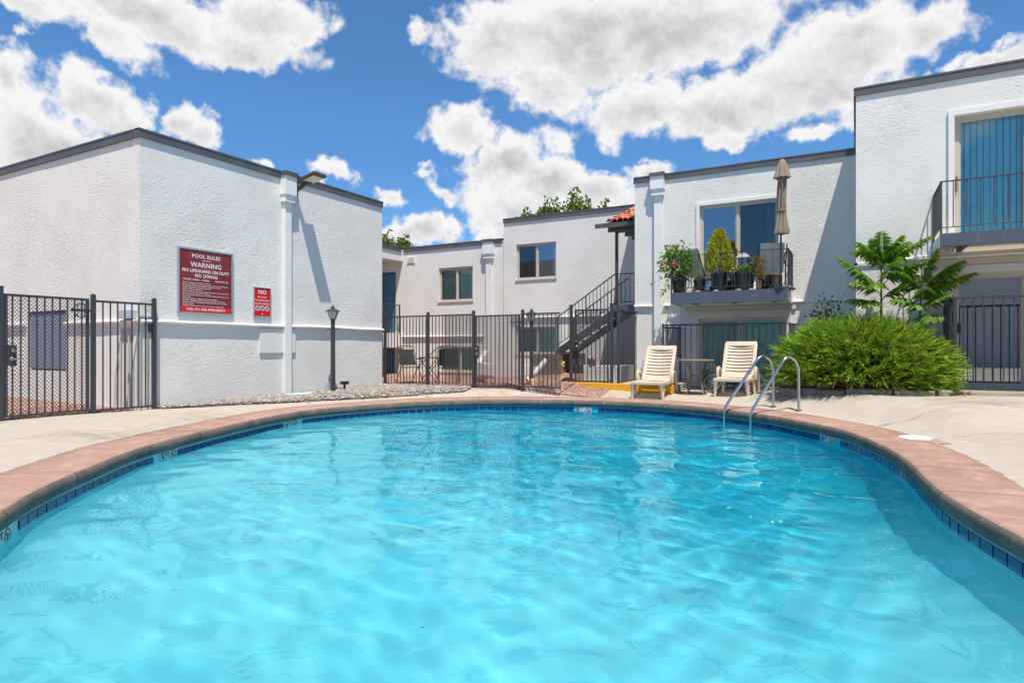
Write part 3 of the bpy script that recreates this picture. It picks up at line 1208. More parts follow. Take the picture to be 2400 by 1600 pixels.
# --- left block: the gable-like corner with the pool signs
left = thing('apartment_block', 'white stucco block with the pool signs, its roof rising to a corner', 'building', (-10.02, 5.84, 0))
TOP = 4.53
mb = MB()
LW.sheet(mb, LLy, 11.66, -.1, TOP - .05)
mb.build('wall', STUCCO, left)
mb = MB()
WH = [(-13.6, -12.24, .61, 1.70)]
LL.sheet(mb, -24.0, LWx - .22, -.1, TOP - .05, WH)
mb.build('wall', STUCCO, left)
mb = MB().box(-24, -10.26, 11.44, 11.66, -.1, TOP - .05).box(-24, -23.8, 6.1, 11.4, -.1, TOP - .05)
mb.build('side_wall', STUCCO, left)
MB().box(-23.9, -10.05, 5.9, 11.6, TOP - .3, TOP - .16).build('roof', mat('pale_roofing', (.45, .44, .43), .9), left)
fascia(left, LW, LLy - .035, 11.66, TOP)
fascia(left, LL, -24, LWx - .141, TOP)
belt(left, LW, LLy - .02, 8.665, 1.455)
belt(left, LW, 8.825, 11.66, 1.455)
belt(left, LL, -12.2, LWx + .04, 1.455)
belt(left, LL, -24, -13.63, 1.455)
downspout(left, LW, 8.745, TOP - .04, .06)
mb = MB()
LW.box(mb, 8.11, 8.97, 0, .035, .93, 1.40)
mb.build('access_panel', mat('painted_access_panel', (.70, .675, .635), .6), left)
window(left, LL, -13.6, -12.24, .61, 1.70, mull=(-12.92,), glass=(GLASS_T,), blinds=((0, BLINDN, 0, 1), (1, BLINDN, 0, 1)), sill=False, frame=SLATE)
LL.piece('insect_screen', mat('slate_blue_screen', (.19, .22, .30), .8), left, -13.56, -12.28, -.03, -.026, .65, 1.66)
# service box and conduit beside the side gate
mb = MB()
LL.box(mb, -10.42, -10.10, 0, .12, 1.50, 1.63)
mb.build('utility_box', mat('grey_blue_box', (.42, .46, .52), .5), left)
mb = MB()
for k, u in enumerate((-10.5, -10.38, -10.27)):
    mb.tube([LL.p(u, .03, .02), LL.p(u, .03, 1.36)], .014, 6)
mb.tube([LL.p(-10.68, .03, .05), LL.p(-10.62, .04, .6), LL.p(-10.52, .04, 1.1), LL.p(-10.45, .03, 1.3)], .009, 6)
mb.build('conduit', mat('painted_conduit', (.45, .42, .38), .5), left)

# --- back left wing: lower roof, passage with a blue door at its left end
back = thing('apartment_block', 'low white stucco wing behind the fence with a single upper window and roof cooler', 'building', (-11.6, 16.9, 0))
TB = 4.42
mb = MB()
BH = [(-12.1, -10.77, 2.53, 3.64), (-12.07, -10.62, .23, 1.05), (-14.55, -13.92, 1.52, 3.63), (-14.45, -13.95, -.05, 1.0)]
BK.sheet(mb, -20, -9.64, -.1, TB - .05, BH)
mb.build('wall', STUCCO, back)
WG = Wall('x', -13.6)
mb = MB()
WG.box(mb, 11.9, BKy - .002, -.22, 0, 3.97, TB - .05)
WG.box(mb, 11.9, BKy - .002, -.22, 0, 1.02, 1.50)
mb.build('passage_beam', STUCCO, back)
mb = MB().box(-18, -13.83, 11.9, BKy - .003, 3.98, 4.12)
mb.build('passage_ceiling', CREAM, back)
mb = MB().box(-18, -13.83, 11.9, BKy - .003, 1.25, 1.49)
mb.build('walkway_slab', CREAM, back)
for (z0, z1, u0, u1) in ((1.52, 3.63, -14.55, -13.92), (-.05, 1.0, -14.45, -13.95)):
    d = MB()
    BK.box(d, u0 + .03, u1 - .03, -.09, -.05, z0, z1 - .03)
    dd = d.build('door', DOORM, back)
    d = MB()
    BK.box(d, u0, u0 + .03, -.12, -.02, z0, z1)
    BK.box(d, u1 - .03, u1, -.12, -.02, z0, z1)
    BK.box(d, u0 + .03, u1 - .03, -.12, -.02, z1 - .03, z1)
    d.build('door_frame', IRON, dd)
    d = MB()
    if z0 > 1:
        d.lathe([(.004, 0), (.032, .01), (.03, .04), (.004, .06)], 10, BK.p(u1 - .09, .0, z0 + .95))
        d.build('handle', mat('brass', (.55, .42, .2), .3, 1), dd)
shell(back, -20, -9.64, BKy, 25, TB, 'lb', 1.4)
fascia(back, BK, -13.56, -9.66, TB)
fascia(back, WG, 11.9, BKy - .12, TB)
belt(back, BK, -13.6, -10.34, 1.385)
downspout(back, BK, -10.13, TB - .04, .0, hw=.18, wd=.095, fasc=True)
window(back, BK, -12.1, -10.77, 2.53, 3.64, mull=(-11.41,), glass=(GLASS_T,), blinds=((0, BLINDG, 0, 1), (1, BLIND, 0, 1)))
window(back, BK, -12.07, -10.62, .23, 1.05, mull=(-11.3,), glass=(GLASS_T,), blinds=((0, BLINDG, 0, 1), (1, BLIND, 0, 1)))
mb = MB()
for k in range(4):
    BK.box(mb, -13.38, -13.10, 0, .03, 3.90 + k * .055, 3.93 + k * .055)
BK.box(mb, -13.40, -13.37, 0, .035, 3.88, 4.13)
BK.box(mb, -13.11, -13.08, 0, .035, 3.88, 4.13)
mb.build('wall_vent', TRIM, back)

# --- back middle block: taller, with the stair and the tiled canopy
mid = thing('apartment_block', 'white stucco block behind the outside stair, two windows one over the other', 'building', (-7, 16.9, 0))
TM = 5.02
mb = MB()
MH = [(-9.18, -7.83, 3.10, 4.19), (-9.19, -7.83, .82, 1.66)]
BK.sheet(mb, -9.62, -2.0, -.1, TM - .05, MH)
mb.build('wall', STUCCO, mid)
shell(mid, -9.62, -2.0, BKy, 25, TM, 'lb', 1.95)
fascia(mid, BK, -9.63, -2.0, TM)
belt(mid, BK, -9.0, -4.0, 1.93)
window(mid, BK, -9.18, -7.83, 3.10, 4.19, mull=(-8.49,), glass=(GLASS_S, GLASS_B), blinds=((0, BLINDG, 0, .2), (1, BLIND, .72, 1)))
window(mid, BK, -9.19, -7.83, .82, 1.66, mull=(-8.46,), glass=(GLASS_T,), blinds=((0, BLINDG, 0, 1), (1, BLIND, 0, 1)))

# --- right middle block: the one with the planted balcony
rmid = thing('apartment_block', 'white stucco block with the planted balcony and sliding doors behind the loungers', 'building', (-2.3, 14.37, 0))
TR = 5.05
UP = (-3.09, -1.44, 2.2, 4.22)
LO = (-3.10, -1.30, .12, 1.68)
mb = MB()
MR.sheet(mb, -4.6, .6, -.1, TR - .05, [UP, LO])
mb.build('wall', STUCCO, rmid)
shell(rmid, -4.6, .6, MRy, 23, TR, 'lrb', 2.1)
fascia(rmid, MR, -4.62, .0, TR)
mb = MB().box(-4.635, -4.60, MRy - .0, 23, TR - .135, TR)
mb.build('roof_fascia', FASCIA, rmid)
belt(rmid, MR, -4.6, -4.16, 2.0, out=.06)
belt(rmid, MR, -3.90, 0, 2.0, out=.06)
downspout(rmid, MR, -4.03, TR - .02, .05, hw=.155, wd=.08, head_h=.34)
ud = window(rmid, MR, *UP, mull=(-2.28,), glass=(GLASS_B, GLASS_S), blinds=((1, BLIND, .72, 1),), name='sliding_door', sill=False)
mb = MB()
MR.box(mb, -2.33, -2.29, -.06, .0, 3.0, 3.2)
mb.build('handle', BLACKP, ud)
mb = MB()
MR.box(mb, UP[0] - .07, UP[0] - .001, 0, .03, 2.2, UP[3] + .07)
MR.box(mb, UP[0], UP[1] + .07, 0, .03, UP[3] + .001, UP[3] + .07)
MR.box(mb, UP[1] + .001, UP[1] + .07, 0, .03, 2.2, UP[3] - .001)
mb.build('door_surround', TRIM, rmid)
ldr = window(rmid, MR, *LO, mull=(-2.22,), glass=(GLASS_T,), blinds=((0, BLINDG, .0, 1), (1, BLIND, 0, 1)), name='sliding_door', sill=False)
mb = MB()
MR.box(mb, -3.38, LO[0] - .001, 0, .05, .05, 1.84)
MR.box(mb, LO[0], LO[1], 0, .05, LO[3] + .001, 1.84)
MR.box(mb, LO[1] + .001, -1.20, 0, .05, .05, 1.84)
MR.box(mb, -3.52, -3.385, 0, .02, .05, 1.95)
mb.build('door_surround', SMOOTH, rmid)
mb = MB()
MR.box(mb, -3.375, -1.10, 0.001, .04, 1.845, 1.955)
mb.build('soffit_board', CREAM, rmid)

# --- right block: nearest and tallest
right = thing('apartment_block', 'tallest white stucco block at the right edge, blue blinds in its balcony door', 'building', (2.5, 12.5, 0))
TT = 5.57
RU = (1.42, 3.35, 2.60, 4.84)
RL = (1.40, 3.35, .37, 2.25)
mb = MB()
RR.sheet(mb, .0, 9.0, -.1, TT - .05, [RU, RL])
mb.build('wall', STUCCO, right)
shell(right, .0, 9.0, RRy, 22, TT, 'lrb', 2.5)
fascia(right, RR, -.035, 9.0, TT)
mb = MB().box(-.035, -.0, RRy, 22, TT - .135, TT)
mb.build('roof_fascia', FASCIA, right)
belt(right, RR, .62, 9, 2.53, h=.06, out=.035)
rd = window(right, RR, *RU, mull=(2.40,), glass=(GLASS_C,), blinds=((0, BLINDB, 0, 1), (1, BLINDB, 0, 1)), name='sliding_door', sill=False, fw=.075, inset=.10)
mb = MB()
RR.box(mb, 1.445, 1.47, -.10, -.04, 3.62, 3.86)
mb.build('handle', mat('brown_handle', (.22, .14, .09), .4), rd)
mb = MB()
RR.box(mb, RU[0] - .085, RU[0] - .001, 0, .035, 2.60, RU[3] + .09)
RR.box(mb, RU[0], RU[1] + .08, 0, .035, RU[3] + .001, RU[3] + .09)
mb.build('door_surround', TRIM, right)
rl = window(right, RR, *RL, mull=(2.36,), glass=(GLASS_B,), blinds=((0, BLINDG, 0, 1), (1, BLINDG, 0, 1)), name='sliding_door', sill=False, fw=.07, inset=.09)
mb = MB()
RR.box(mb, 1.43, 1.51, -.09, -.02, 1.27, 1.42)
mb.build('handle', BLACKP, rl)
mb = MB()
RR.box(mb, RL[0] - .09, RL[0] - .001, 0, .04, .36, RL[3] + .12)
RR.box(mb, RL[0], RL[1] + .08, 0, .04, RL[3] + .001, RL[3] + .12)
mb.build('door_surround', SMOOTH, right)
mb = MB()
RR.box(mb, 1.05, 9, 0.002, .025, 2.39, 2.49)
mb.build('soffit_board', CREAM, right)
mb = MB().box(1.05, 9, 11.25, 12.49, .02, .385)
mb.build('door_step', mat('step_concrete', (.42, .36, .29), .85, var=(4, (.34, .29, .23), .4, .7)), right)


# --- the block across the court, behind the viewer: only its mirror image shows, in the upper middle window
opp = thing('apartment_block', 'block across the court, seen only as a dark roofline mirrored in the upper middle window', 'building', (-6, -16, 0))
mb = MB()
mb.box(-26, 14, -24, -16, -.1, 5.0)
mb.build('wall', STUCCO, opp)
MB().box(-26.04, 14.04, -24.04, -15.96, 4.87, 5.03).build('roof_fascia', FASCIA, opp)


def balcony(bld, w, u0, u1, depth, z0, z1, rail, low, step, left_end=True, right_end=True, end_mat=None):
    """steel channel tray with a railing; every baluster a piece of its own"""
    mb = MB()
    w.box(mb, u0, u1, depth - .012, depth, z0, z1)
    w.box(mb, u0, u1, depth - .075, depth - .012, z1 - .014, z1)
    w.box(mb, u0, u1, depth - .075, depth - .012, z0, z0 + .014)
    bal = mb.build('balcony', SLATE, bld)
    mb = MB()
    w.box(mb, u0 + .012, u1 - .012, 0.002, depth - .076, z1 - .10, z1 - .02)
    mb.build('balcony_floor', CREAM, bal)
    mb = MB()
    for k in (u0 + .35, (u0 + u1) / 2, u1 - .35):
        w.box(mb, k - .04, k + .04, 0.002, depth - .08, z0 + .03, z1 - .101)
    mb.build('floor_joist', IRON, bal)
    for on, a, c in ((left_end, u0, u0 + .011), (right_end, u1 - .011, u1)):
        if on:
            mb = MB()
            w.box(mb, a, c, 0.002, depth - .013, z0, z1)
            mb.build('end_plate', end_mat or TRIM, bal)
    d = depth - .03
    mb = MB()
    w.box(mb, u0, u1, d - .02, d + .02, rail - .014, rail)
    w.box(mb, u0, u1, d - .008, d + .008, low - .012, low)
    for on, u in ((left_end, u0 + .012), (right_end, u1 - .012)):
        if on:
            w.box(mb, u - .012, u + .012, .0, d - .021, rail - .014, rail)
            w.box(mb, u - .008, u + .008, .0, d - .010, low - .012, low)
            w.box(mb, u - .014, u + .014, d - .014, d + .014, z1, rail - .015)
            w.box(mb, u - .012, u + .012, .005, .03, z1, rail - .015)
    mb.build('railing', IRON, bal)
    n = round((u1 - u0) / step)
    for k in range(1, n):
        u = u0 + (u1 - u0) * k / n
        w.piece('baluster', IRON, bal, u - .0065, u + .0065, d - .0065, d + .0065, low, rail - .014)
    for on, u in ((left_end, u0 + .012), (right_end, u1 - .012)):
        if on:
            m = round(depth / .11)
            for k in range(1, m):
                dd = d * k / m
                w.piece('baluster', IRON, bal, u - .006, u + .006, dd - .006, dd + .006, low, rail - .014)
    return bal


balcony(rmid, MR, -3.49, -1.16, .99, 1.955, 2.205, 2.995, 2.30, .145, end_mat=TRIM)
balcony(right, RR, 1.125, 3.6, 1.05, 2.57, 2.765, 3.565, 2.865, .168, right_end=False, end_mat=TRIM)

# ------------------------------------------------------------------ fences and gates
def zig_mesh(x0, x1, z0, z1, dx=.024, dz=.052, w=.0095):
    """expanded metal: zigzag strands that touch, as one real mesh (local x-z plane)"""
    mb = MB()
    nx, nz = int((x1 - x0) / dx), int((z1 - z0) / dz * 2)
    hz = (z1 - z0) / nz
    for i in range(nx + 1):
        x = x0 + (x1 - x0) * i / nx
        for k in range(nz):
            s0 = dx * .5 * (1 if (k + i) % 2 else -1)
            a, c = x + s0 * .93, x - s0 * .93
            za, zb = z0 + k * hz, z0 + (k + 1) * hz
            mb.add([(a - w / 2, -.002, za), (a + w / 2, .002, za), (c + w / 2, .002, zb), (c - w / 2, -.002, zb)], [(0, 1, 2, 3)])
    return mb


FGROUP = 'charcoal iron pool fence'


def fence(name, label, cat, p0, p1, zb0, zb1, zt, posts=(), sp=.1, mesh=None, rails=True, frame=False, group=None, post_h=None, pw=.055, x_from=0.0, x_to=None, gap=.09, zt1=None):
    """a straight run; local x runs from p0 to p1. posts = distances along it"""
    p0, p1 = Vector((*p0, 0)), Vector((*p1, 0))
    L = (p1 - p0).length
    ang = math.atan2(p1.y - p0.y, p1.x - p0.x)
    t = thing(name, label, cat, (p0.x, p0.y, 0), ang, group)
    x_to = L if x_to is None else x_to

    def zb(x):
        return zb0 + (zb1 - zb0) * x / L
    for q in posts:
        mb = MB().box(q - pw / 2, q + pw / 2, -pw / 2, pw / 2, zb(q) - .12, (post_h or zt + .06))
        mb.lathe([(pw * .70, 0), (pw * .70, .006), (pw * .45, .022), (.002, .027)], 4, (q, 0, (post_h or zt + .06)), rot=math.pi / 4)
        mb.build('post', IRON, t, local=True)
    a, c = x_from, x_to
    zl = max(zb(a), zb(c)) + gap
    mb = MB()
    th = .036 if frame else .032
    mb.box(a, c, -th / 2, th / 2, zt - .032, zt)
    mb.build('rail', IRON, t, local=True)
    mb = MB()
    mb.box(a, c, -th / 2, th / 2, zl, zl + .028)
    mb.build('rail', IRON, t, local=True)
    if frame:
        for q in (a, c - .036):
            mb = MB().box(q, q + .036, -.0175, .0175, zl + .029, zt - .033)
            mb.build('stile', IRON, t, local=True)
    n = max(2, round((c - a) / sp))
    for k in range(1, n):
        x = a + (c - a) * k / n
        pbox('picket', IRON, t, x - .008, x + .008, -.008, .008, zl + .028, zt - .032, local=True)
    if mesh:
        m0, m1 = mesh
        mb = zig_mesh(m0, m1, zl + .02, zt - .03)
        # the sheet hangs on the far side of the pickets
        mb.v = [(x, y + .012, z) for x, y, z in mb.v]
        tag(mb.build('expanded_mesh', IRON, t, local=True), kind='stuff')
    return t


BRASS = mat('satin_brass', (.55, .44, .26), .3, 1.0)


def gate_lock(t, x, z, side=-1):
    mb = MB().box(x - .05, x + .05, side * .012, side * .05, z - .14, z + .14)
    mb.build('lock_plate', IRON, t, local=True)
    mb = MB()
    mb.lathe([(.026, 0), (.030, .012), (.024, .03), (.004, .035)], 14)
    mb.v = [(x + a, side * (.05 + c), z + .07 + b2) for a, b2, c in mb.v]
    mb.build('deadbolt', BRASS, t, local=True, smooth=True)
    mb = MB()
    mb.lathe([(.028, 0), (.030, .01), (.014, .03), (.013, .05)], 12)
    mb.v = [(x + a, side * (.05 + c), z - .045 + b2) for a, b2, c in mb.v]
    mb.tube([(x, side * .095, z - .045), (x + .05, side * .10, z - .047), (x + .105, side * .098, z - .055)], [.013, .011, .008], 8)
    mb.build('lever_handle', STEEL, t, local=True, smooth=True)


def gate_closer(t, x, z, side=-1):
    """round spring closer cage at the hinge side"""
    mb = MB()
    y = side * .035
    for k in range(20):
        a0, a1 = 2 * math.pi * k / 20, 2 * math.pi * (k + 1) / 20
        mb.bar((x + .10 * math.cos(a0), y, z + .10 * math.sin(a0)), (x + .10 * math.cos(a1), y, z + .10 * math.sin(a1)), .014)
    for dz in (-.022, .022):
        mb.tube([(x - .10, y, z + dz * .4), (x + .14, y, z + dz * .4)], .010, 6)
    for dx in (-.045, 0, .045):
        h = math.sqrt(.10 ** 2 - dx * dx)
        mb.bar((x + dx, y, z - h), (x + dx, y, z + h), .010)
    mb.box(x - .13, x - .09, y - .02, y + .02, z - .02, z + .025)
    mb.build('gate_closer', IRON, t, local=True)


# left run along x = -9.95, from near to far
FX = -9.95
fence('gate_post', 'square charcoal gate post at the left edge of the photo', 'post', (FX, 3.955), (FX, 4.0), .07, .07, 1.78, posts=(0,), x_from=0, x_to=.03, post_h=1.845) if False else None
t = thing('gate_post', 'square charcoal gate post cut by the left edge of the photo', 'post', (FX, 3.955, .07))
MB().box(-.03, .03, -.03, .03, -.12, 1.77).build('post', IRON, t, local=True)
MB().box(-.034, .034, -.034, .034, 1.771, 1.785).build('post_cap', IRON, t, local=True)
g1 = fence('pool_gate', 'charcoal mesh gate with pickets and lever lock beside the gabled block', 'gate', (FX, 4.0), (FX, 5.05), .07, .05, 1.76, mesh=(.02, 1.03), frame=True, sp=.094, gap=.03)
gate_lock(g1, .075, .93)
gate_closer(g1, .93, 1.58)
f1 = fence('pool_fence', 'short charcoal picket panel between the left gate and the white wall', 'fence', (FX, 5.11), (FX, 6.03), .04, .045, 1.745, posts=(0, .92), sp=.102, post_h=1.81, gap=.035, x_from=.03, x_to=.89)
mb = MB()
mb.box(.815, .87, -.05, -.015, 1.28, 1.42)
mb.build('latch_box', BLACKP, f1, local=True)

# back run, from the left block's far corner to the right
FY = 11.9
fence('pool_fence', 'long charcoal picket fence on the river gravel, mesh on its right half', 'fence', (-10.13, FY), (-7.56, FY), .09, .12, 1.79, posts=(0, 1.30, 2.57), sp=.096, mesh=(1.76, 2.54), post_h=1.845, gap=.015)
g2 = fence('pool_gate', 'charcoal mesh gate in the back fence with round closer, lamp post to its right', 'gate', (-7.52, FY), (-6.37, FY), .125, .14, 1.75, mesh=(.02, 1.12), frame=True, sp=.105, gap=.03)
gate_lock(g2, .075, .93)
gate_closer(g2, 1.05, 1.58)
fence('pool_fence', 'narrow charcoal mesh panel in front of the back lamp post', 'fence', (-6.305, FY), (-5.42, FY), .14, .15, 1.77, posts=(0,), sp=.098, mesh=(.33, .87), post_h=1.83, gap=.02)
KY = 12.8
g3 = fence('pool_gate', 'charcoal mesh gate standing on the yellow kerb under the stair', 'gate', (-5.47, KY), (-4.68, KY), .255, .255, 1.87, mesh=(.02, .77), frame=True, sp=.098, gap=.02)
gate_lock(g3, .06, 1.10)
f4 = fence('pool_fence', 'charcoal fence return from the yellow kerb to the downspout wall', 'fence', (-4.46, KY), (-4.53, 14.34), .25, .25, 1.88, posts=(0,), sp=.10, post_h=1.955, gap=.02)
for nm, x, lab in (('gate_post', -5.56, 'charcoal gate post at the left end of the yellow kerb'), ('gate_post', -4.61, 'charcoal gate post on the yellow kerb beside the fence corner')):
    t = thing(nm, lab, 'post', (x, KY, .25))
    MB().box(-.03, .03, -.03, .03, -.1, 1.715).build('post', IRON, t, local=True)
    MB().box(-.034, .034, -.034, .034, 1.716, 1.73).build('post_cap', IRON, t, local=True)
mb = MB().box(-5.44, -5.42, FY, KY - .04, .31, .335).box(-5.44, -5.42, FY + .012, FY + .032, .14, .30)
tag(mb.build('fence_bar', IRON), 'low charcoal bar joining the back fence to the kerb gate', 'fence')

# patio railings
fence('patio_fence', 'charcoal patio railing behind the two cream loungers', 'fence', (-3.74, 13.62), (-1.22, 13.62), .10, .12, 1.535, posts=(.02, 2.50), sp=.128, post_h=1.54, pw=.035, gap=.05)
fence('patio_fence', 'short charcoal railing from the balcony downspout back to the wall', 'fence', (-3.70, 13.66), (-3.50, 14.34), .10, .10, 1.49, posts=(.66,), sp=.065, post_h=1.50, pw=.03, gap=.72)
fence('patio_fence', 'short charcoal railing at the right end of the lounger patio', 'fence', (-1.19, 13.64), (-1.10, 14.34), .10, .10, 1.53, sp=.1, pw=.03, gap=.05)
fence('patio_fence', 'grey railing in front of the right block glass doors', 'fence', (1.285, 11.40), (3.8, 11.40), .385, .385, 1.79, posts=(.02,), sp=.118, post_h=1.795, pw=.04, gap=.02)
fence('patio_fence', 'dark railing between the big juniper and the right block doors', 'fence', (1.285, 11.44), (1.285, 12.44), .385, .385, 1.79, posts=(.96,), sp=.06, post_h=1.70, pw=.05, gap=.02)

# yellow kerb and slab
YEL = mat('yellow_kerb_paint', (.72, .36, .015), .55, var=[(2.5, (.62, .29, .012), .45, .75), (14, (.55, .27, .03), .6, .85)], bump=(30, .3, .004))
t = tag(MB().box(-5.6, -3.28, 12.72, 12.86, -.05, .262).build('kerb', YEL, bevel=.012), kind='structure')
tag(MB().box(-5.58, -3.28, 12.865, 14.36, -.05, .255).build('pavement_slab', CONC), kind='structure')

# ------------------------------------------------------------------ outside stair, landing and tiled canopy
st_ = thing('metal_stair', 'black steel stair with railing rising to the tiled porch', 'stair', (-6.9, 14.9, .8))
A0, A1 = (-6.88, .98), (-5.24, 2.06)           # near stringer line (top edge): x, z
SL = (A1[1] - A0[1]) / (A1[0] - A0[0])
for y in (14.9, 15.95):
    mb = MB()
    x0, x1 = A0[0], A1[0] + .04
    pts = [(x0, A0[1] - .22), (x1, A1[1] - .22 + .02), (x1, A1[1] + .02), (x0, A0[1])]
    V = [(a, y - .02, c) for a, c in pts] + [(a, y + .02, c) for a, c in pts]
    mb.add(V, [(0, 1, 2, 3), (7, 6, 5, 4), (0, 4, 5, 1), (1, 5, 6, 2), (2, 6, 7, 3), (3, 7, 4, 0)])
    mb.build('stringer', IRON, st_)
for k in range(7):
    f = (k + .35) / 7
    x, z = A0[0] + (A1[0] - A0[0]) * f, A0[1] - .16 + (A1[1] - A0[1]) * f
    pbox('tread', IRON, st_, x - .13, x + .14, 14.925, 15.925, z, z + .035)
mb = MB().box(A1[0], -4.3, 14.7, 16.88, 1.92, 2.07)
mb.build('landing', SLATE, st_)


def slanted_rail(par, y, xa, za, xb, zb, low, sp, name='stair_railing'):
    mb = MB()
    mb.bar((xa, y, za), (xb, y, zb), .026, .026, up=(0, 1, 0))
    mb.bar((xa, y, za - low), (xb, y, zb - low), .018, .018, up=(0, 1, 0))
    r = mb.build(name, IRON, par)
    n = round(abs(xb - xa) / sp)
    for k in range(1, n):
        x = xa + (xb - xa) * k / n
        z = za + (zb - za) * k / n
        w = .013 if k != n // 2 else .026
        pbox('baluster', IRON, r, x - w / 2, x + w / 2, y - w / 2, y + w / 2, z - low, z)
    return r


for y in (14.9, 15.95):
    slanted_rail(st_, y, -6.85, 1.83, -5.27, 2.87, .73, .10)
    pbox('post', IRON, st_, -6.875, -6.835, y - .02, y + .02, .85, 1.84)
mb = MB().box(-5.27, -4.3, 14.89, 14.915, 2.845, 2.87).box(-5.27, -4.3, 14.892, 14.912, 2.15, 2.17)
lr = mb.build('landing_railing', IRON, st_)
for k in range(1, 8):
    x = -5.25 + .95 * k / 8
    pbox('baluster', IRON, lr, x - .0065, x + .0065, 14.896, 14.908, 2.17, 2.845)
# brown rock block under the foot of the stair
ROCKB = mat('brown_rock', (.20, .13, .09), .9, var=[(3, (.12, .08, .06), .4, .7), (11, (.30, .21, .15), .5, .8)], bump=([(8, 1), (30, .5)], .8, .03))
tag(MB().box(-7.5, -6.72, 14.75, 16.5, 0, .86).build('stair_footing', ROCKB), 'brown rock block under the foot of the black stair', 'footing')

can = thing('porch_canopy', 'small porch canopy with red clay barrel tiles on one black post', 'canopy', (-5.2, 15.6, 4))
TILE = mat('terracotta_tile', (.50, .165, .075), .75, island=.6, var=(9, (.36, .11, .055), .45, .75))
TWOOD = mat('dark_brown_board', (.075, .062, .055), .6, var=(5, (.12, .10, .085), .4, .7))
c0, c1 = -5.42, -4.3
def czt(y):
    return 4.12 + (y - 14.72) * .36
tm = MB()
NSEG = 7
for s in range(2):
    for k in range(NSEG + 1):
        a = math.pi * k / NSEG
        r = .078 if s == 0 else .066
        tm.v.append((-math.cos(a) * r, -.2 + .42 * s, math.sin(a) * r))
for k in range(NSEG):
    tm.f.append((k, k + 1, NSEG + 2 + k, NSEG + 1 + k))
for s in range(2):
    for k in range(NSEG + 1):
        a = math.pi * k / NSEG
        r = .064 if s == 0 else .054
        tm.v.append((-math.cos(a) * r, -.2 + .42 * s, math.sin(a) * r))
o2 = 2 * (NSEG + 1)
for k in range(NSEG):
    tm.f.append((o2 + k, o2 + k + 1, k + 1, k))
tme = bpy.data.meshes.new('roof_tile')
tme.from_pydata(tm.v, [], tm.f)
tme.materials.append(TILE)
MB().add([(c0, 14.72, czt(14.72)), (c1, 14.72, czt(14.72)), (c1, 16.88, czt(16.88)), (c0, 16.88, czt(16.88)), (c0, 14.72, czt(14.72) - .03), (c1, 14.72, czt(14.72) - .03), (c1, 16.88, czt(16.88) - .03), (c0, 16.88, czt(16.88) - .03)],
         [(0, 1, 2, 3), (4, 7, 6, 5), (0, 4, 5, 1), (1, 5, 6, 2), (2, 6, 7, 3), (3, 7, 4, 0)]).build('roof_board', TWOOD, can)
vr = np.random.default_rng(3)
TVAR = [TILE]
for nm, cc in (('terracotta_tile_pale', (.58, .25, .13)), ('terracotta_tile_dark', (.38, .11, .055))):
    TVAR.append(mat(nm, cc, .75, var=(9, (.36, .11, .055), .45, .75)))
TM_ = []
for mm in TVAR:
    q = tme.copy()
    q.materials.clear()
    q.materials.append(mm)
    TM_.append(q)
for r in range(6):
    for k in range(9):
        o = bpy.data.objects.new('roof_tile', TM_[vr.integers(0, 3)])
        COL.objects.link(o)
        o.parent = can
        y = 14.86 + r * .36
        x = c0 + .09 + k * .134
        o.location = Vector((x + vr.normal(0, .004), y, czt(y) + .02 + vr.normal(0, .004))) - wloc(can)
        o.rotation_euler = (math.atan(.36) - .03, 0, vr.normal(0, .02))
MB().box(c0 - .30, c1, 14.66, 14.70, 4.0, 4.11).build('fascia_board', TWOOD, can)
MB().box(c0 - .05, c1, 14.9, 15.0, 3.93, 4.06).build('beam', TWOOD, can)
for y in (15.5, 16.1, 16.7):
    MB().box(c0, c1, y - .03, y + .03, 4.0, czt(y) - .04).build('rafter', TWOOD, can)
MB().box(-5.285, -5.22, 14.92, 14.985, 2.07, 3.93).build('post', IRON, can)

# stair rail in the passage on the left
pr = thing('walkway_railing', 'black railing at the blue upper door beyond the white wall', 'railing', (-13.55, 16.2, 1.5))
mb = MB().box(-13.62, -13.59, 15.2, 16.72, 2.44, 2.47).box(-13.615, -13.595, 15.2, 16.72, 1.60, 1.615).box(-13.625, -13.585, 16.70, 16.74, 1.5, 2.48)
mb.build('railing', IRON, pr)
for k in range(12):
    pbox('baluster', IRON, pr, -13.612, -13.598, 15.25 + k * .12, 15.264 + k * .12, 1.615, 2.44)
ps = thing('stair_railing', 'black handrail sloping down past the blue doors', 'railing', (-12.9, 15.3, .1))
mb = MB()
def onp(x, y, z):
    return (x, y, z)
P = [(-13.25, 14.8, 1.75), (-12.72, 14.8, 1.42), (-12.70, 14.8, .1)]
mb.bar(P[0], P[1], .035)
mb.bar(P[1], P[2], .04)
mb.bar((-13.25, 14.8, .95), (-12.75, 14.8, .62), .03)
mb.bar((-13.25, 14.8, .80), (-12.75, 14.8, .47), .03)
mb.build('handrail', IRON, ps)
for k in range(4):
    x = -13.2 + k * .13
    pbox('baluster', IRON, ps, x - .008, x + .008, 14.79, 14.81, .9 - k * .08, 1.72 - k * .08)

# ------------------------------------------------------------------ signs on the left block
MAROON = mat('maroon_sign_face', (.21, .022, .028), .35, var=(2.5, (.25, .035, .04), .4, .7))
REDS = mat('red_sign_face', (.62, .008, .012), .35)
REDB = mat('red_sign_band', (.80, .012, .012), .35)
WINK = mat('white_print', (.80, .78, .77), .5)
RX = (math.pi / 2, 0, math.pi / 2)     # upright, read from +x


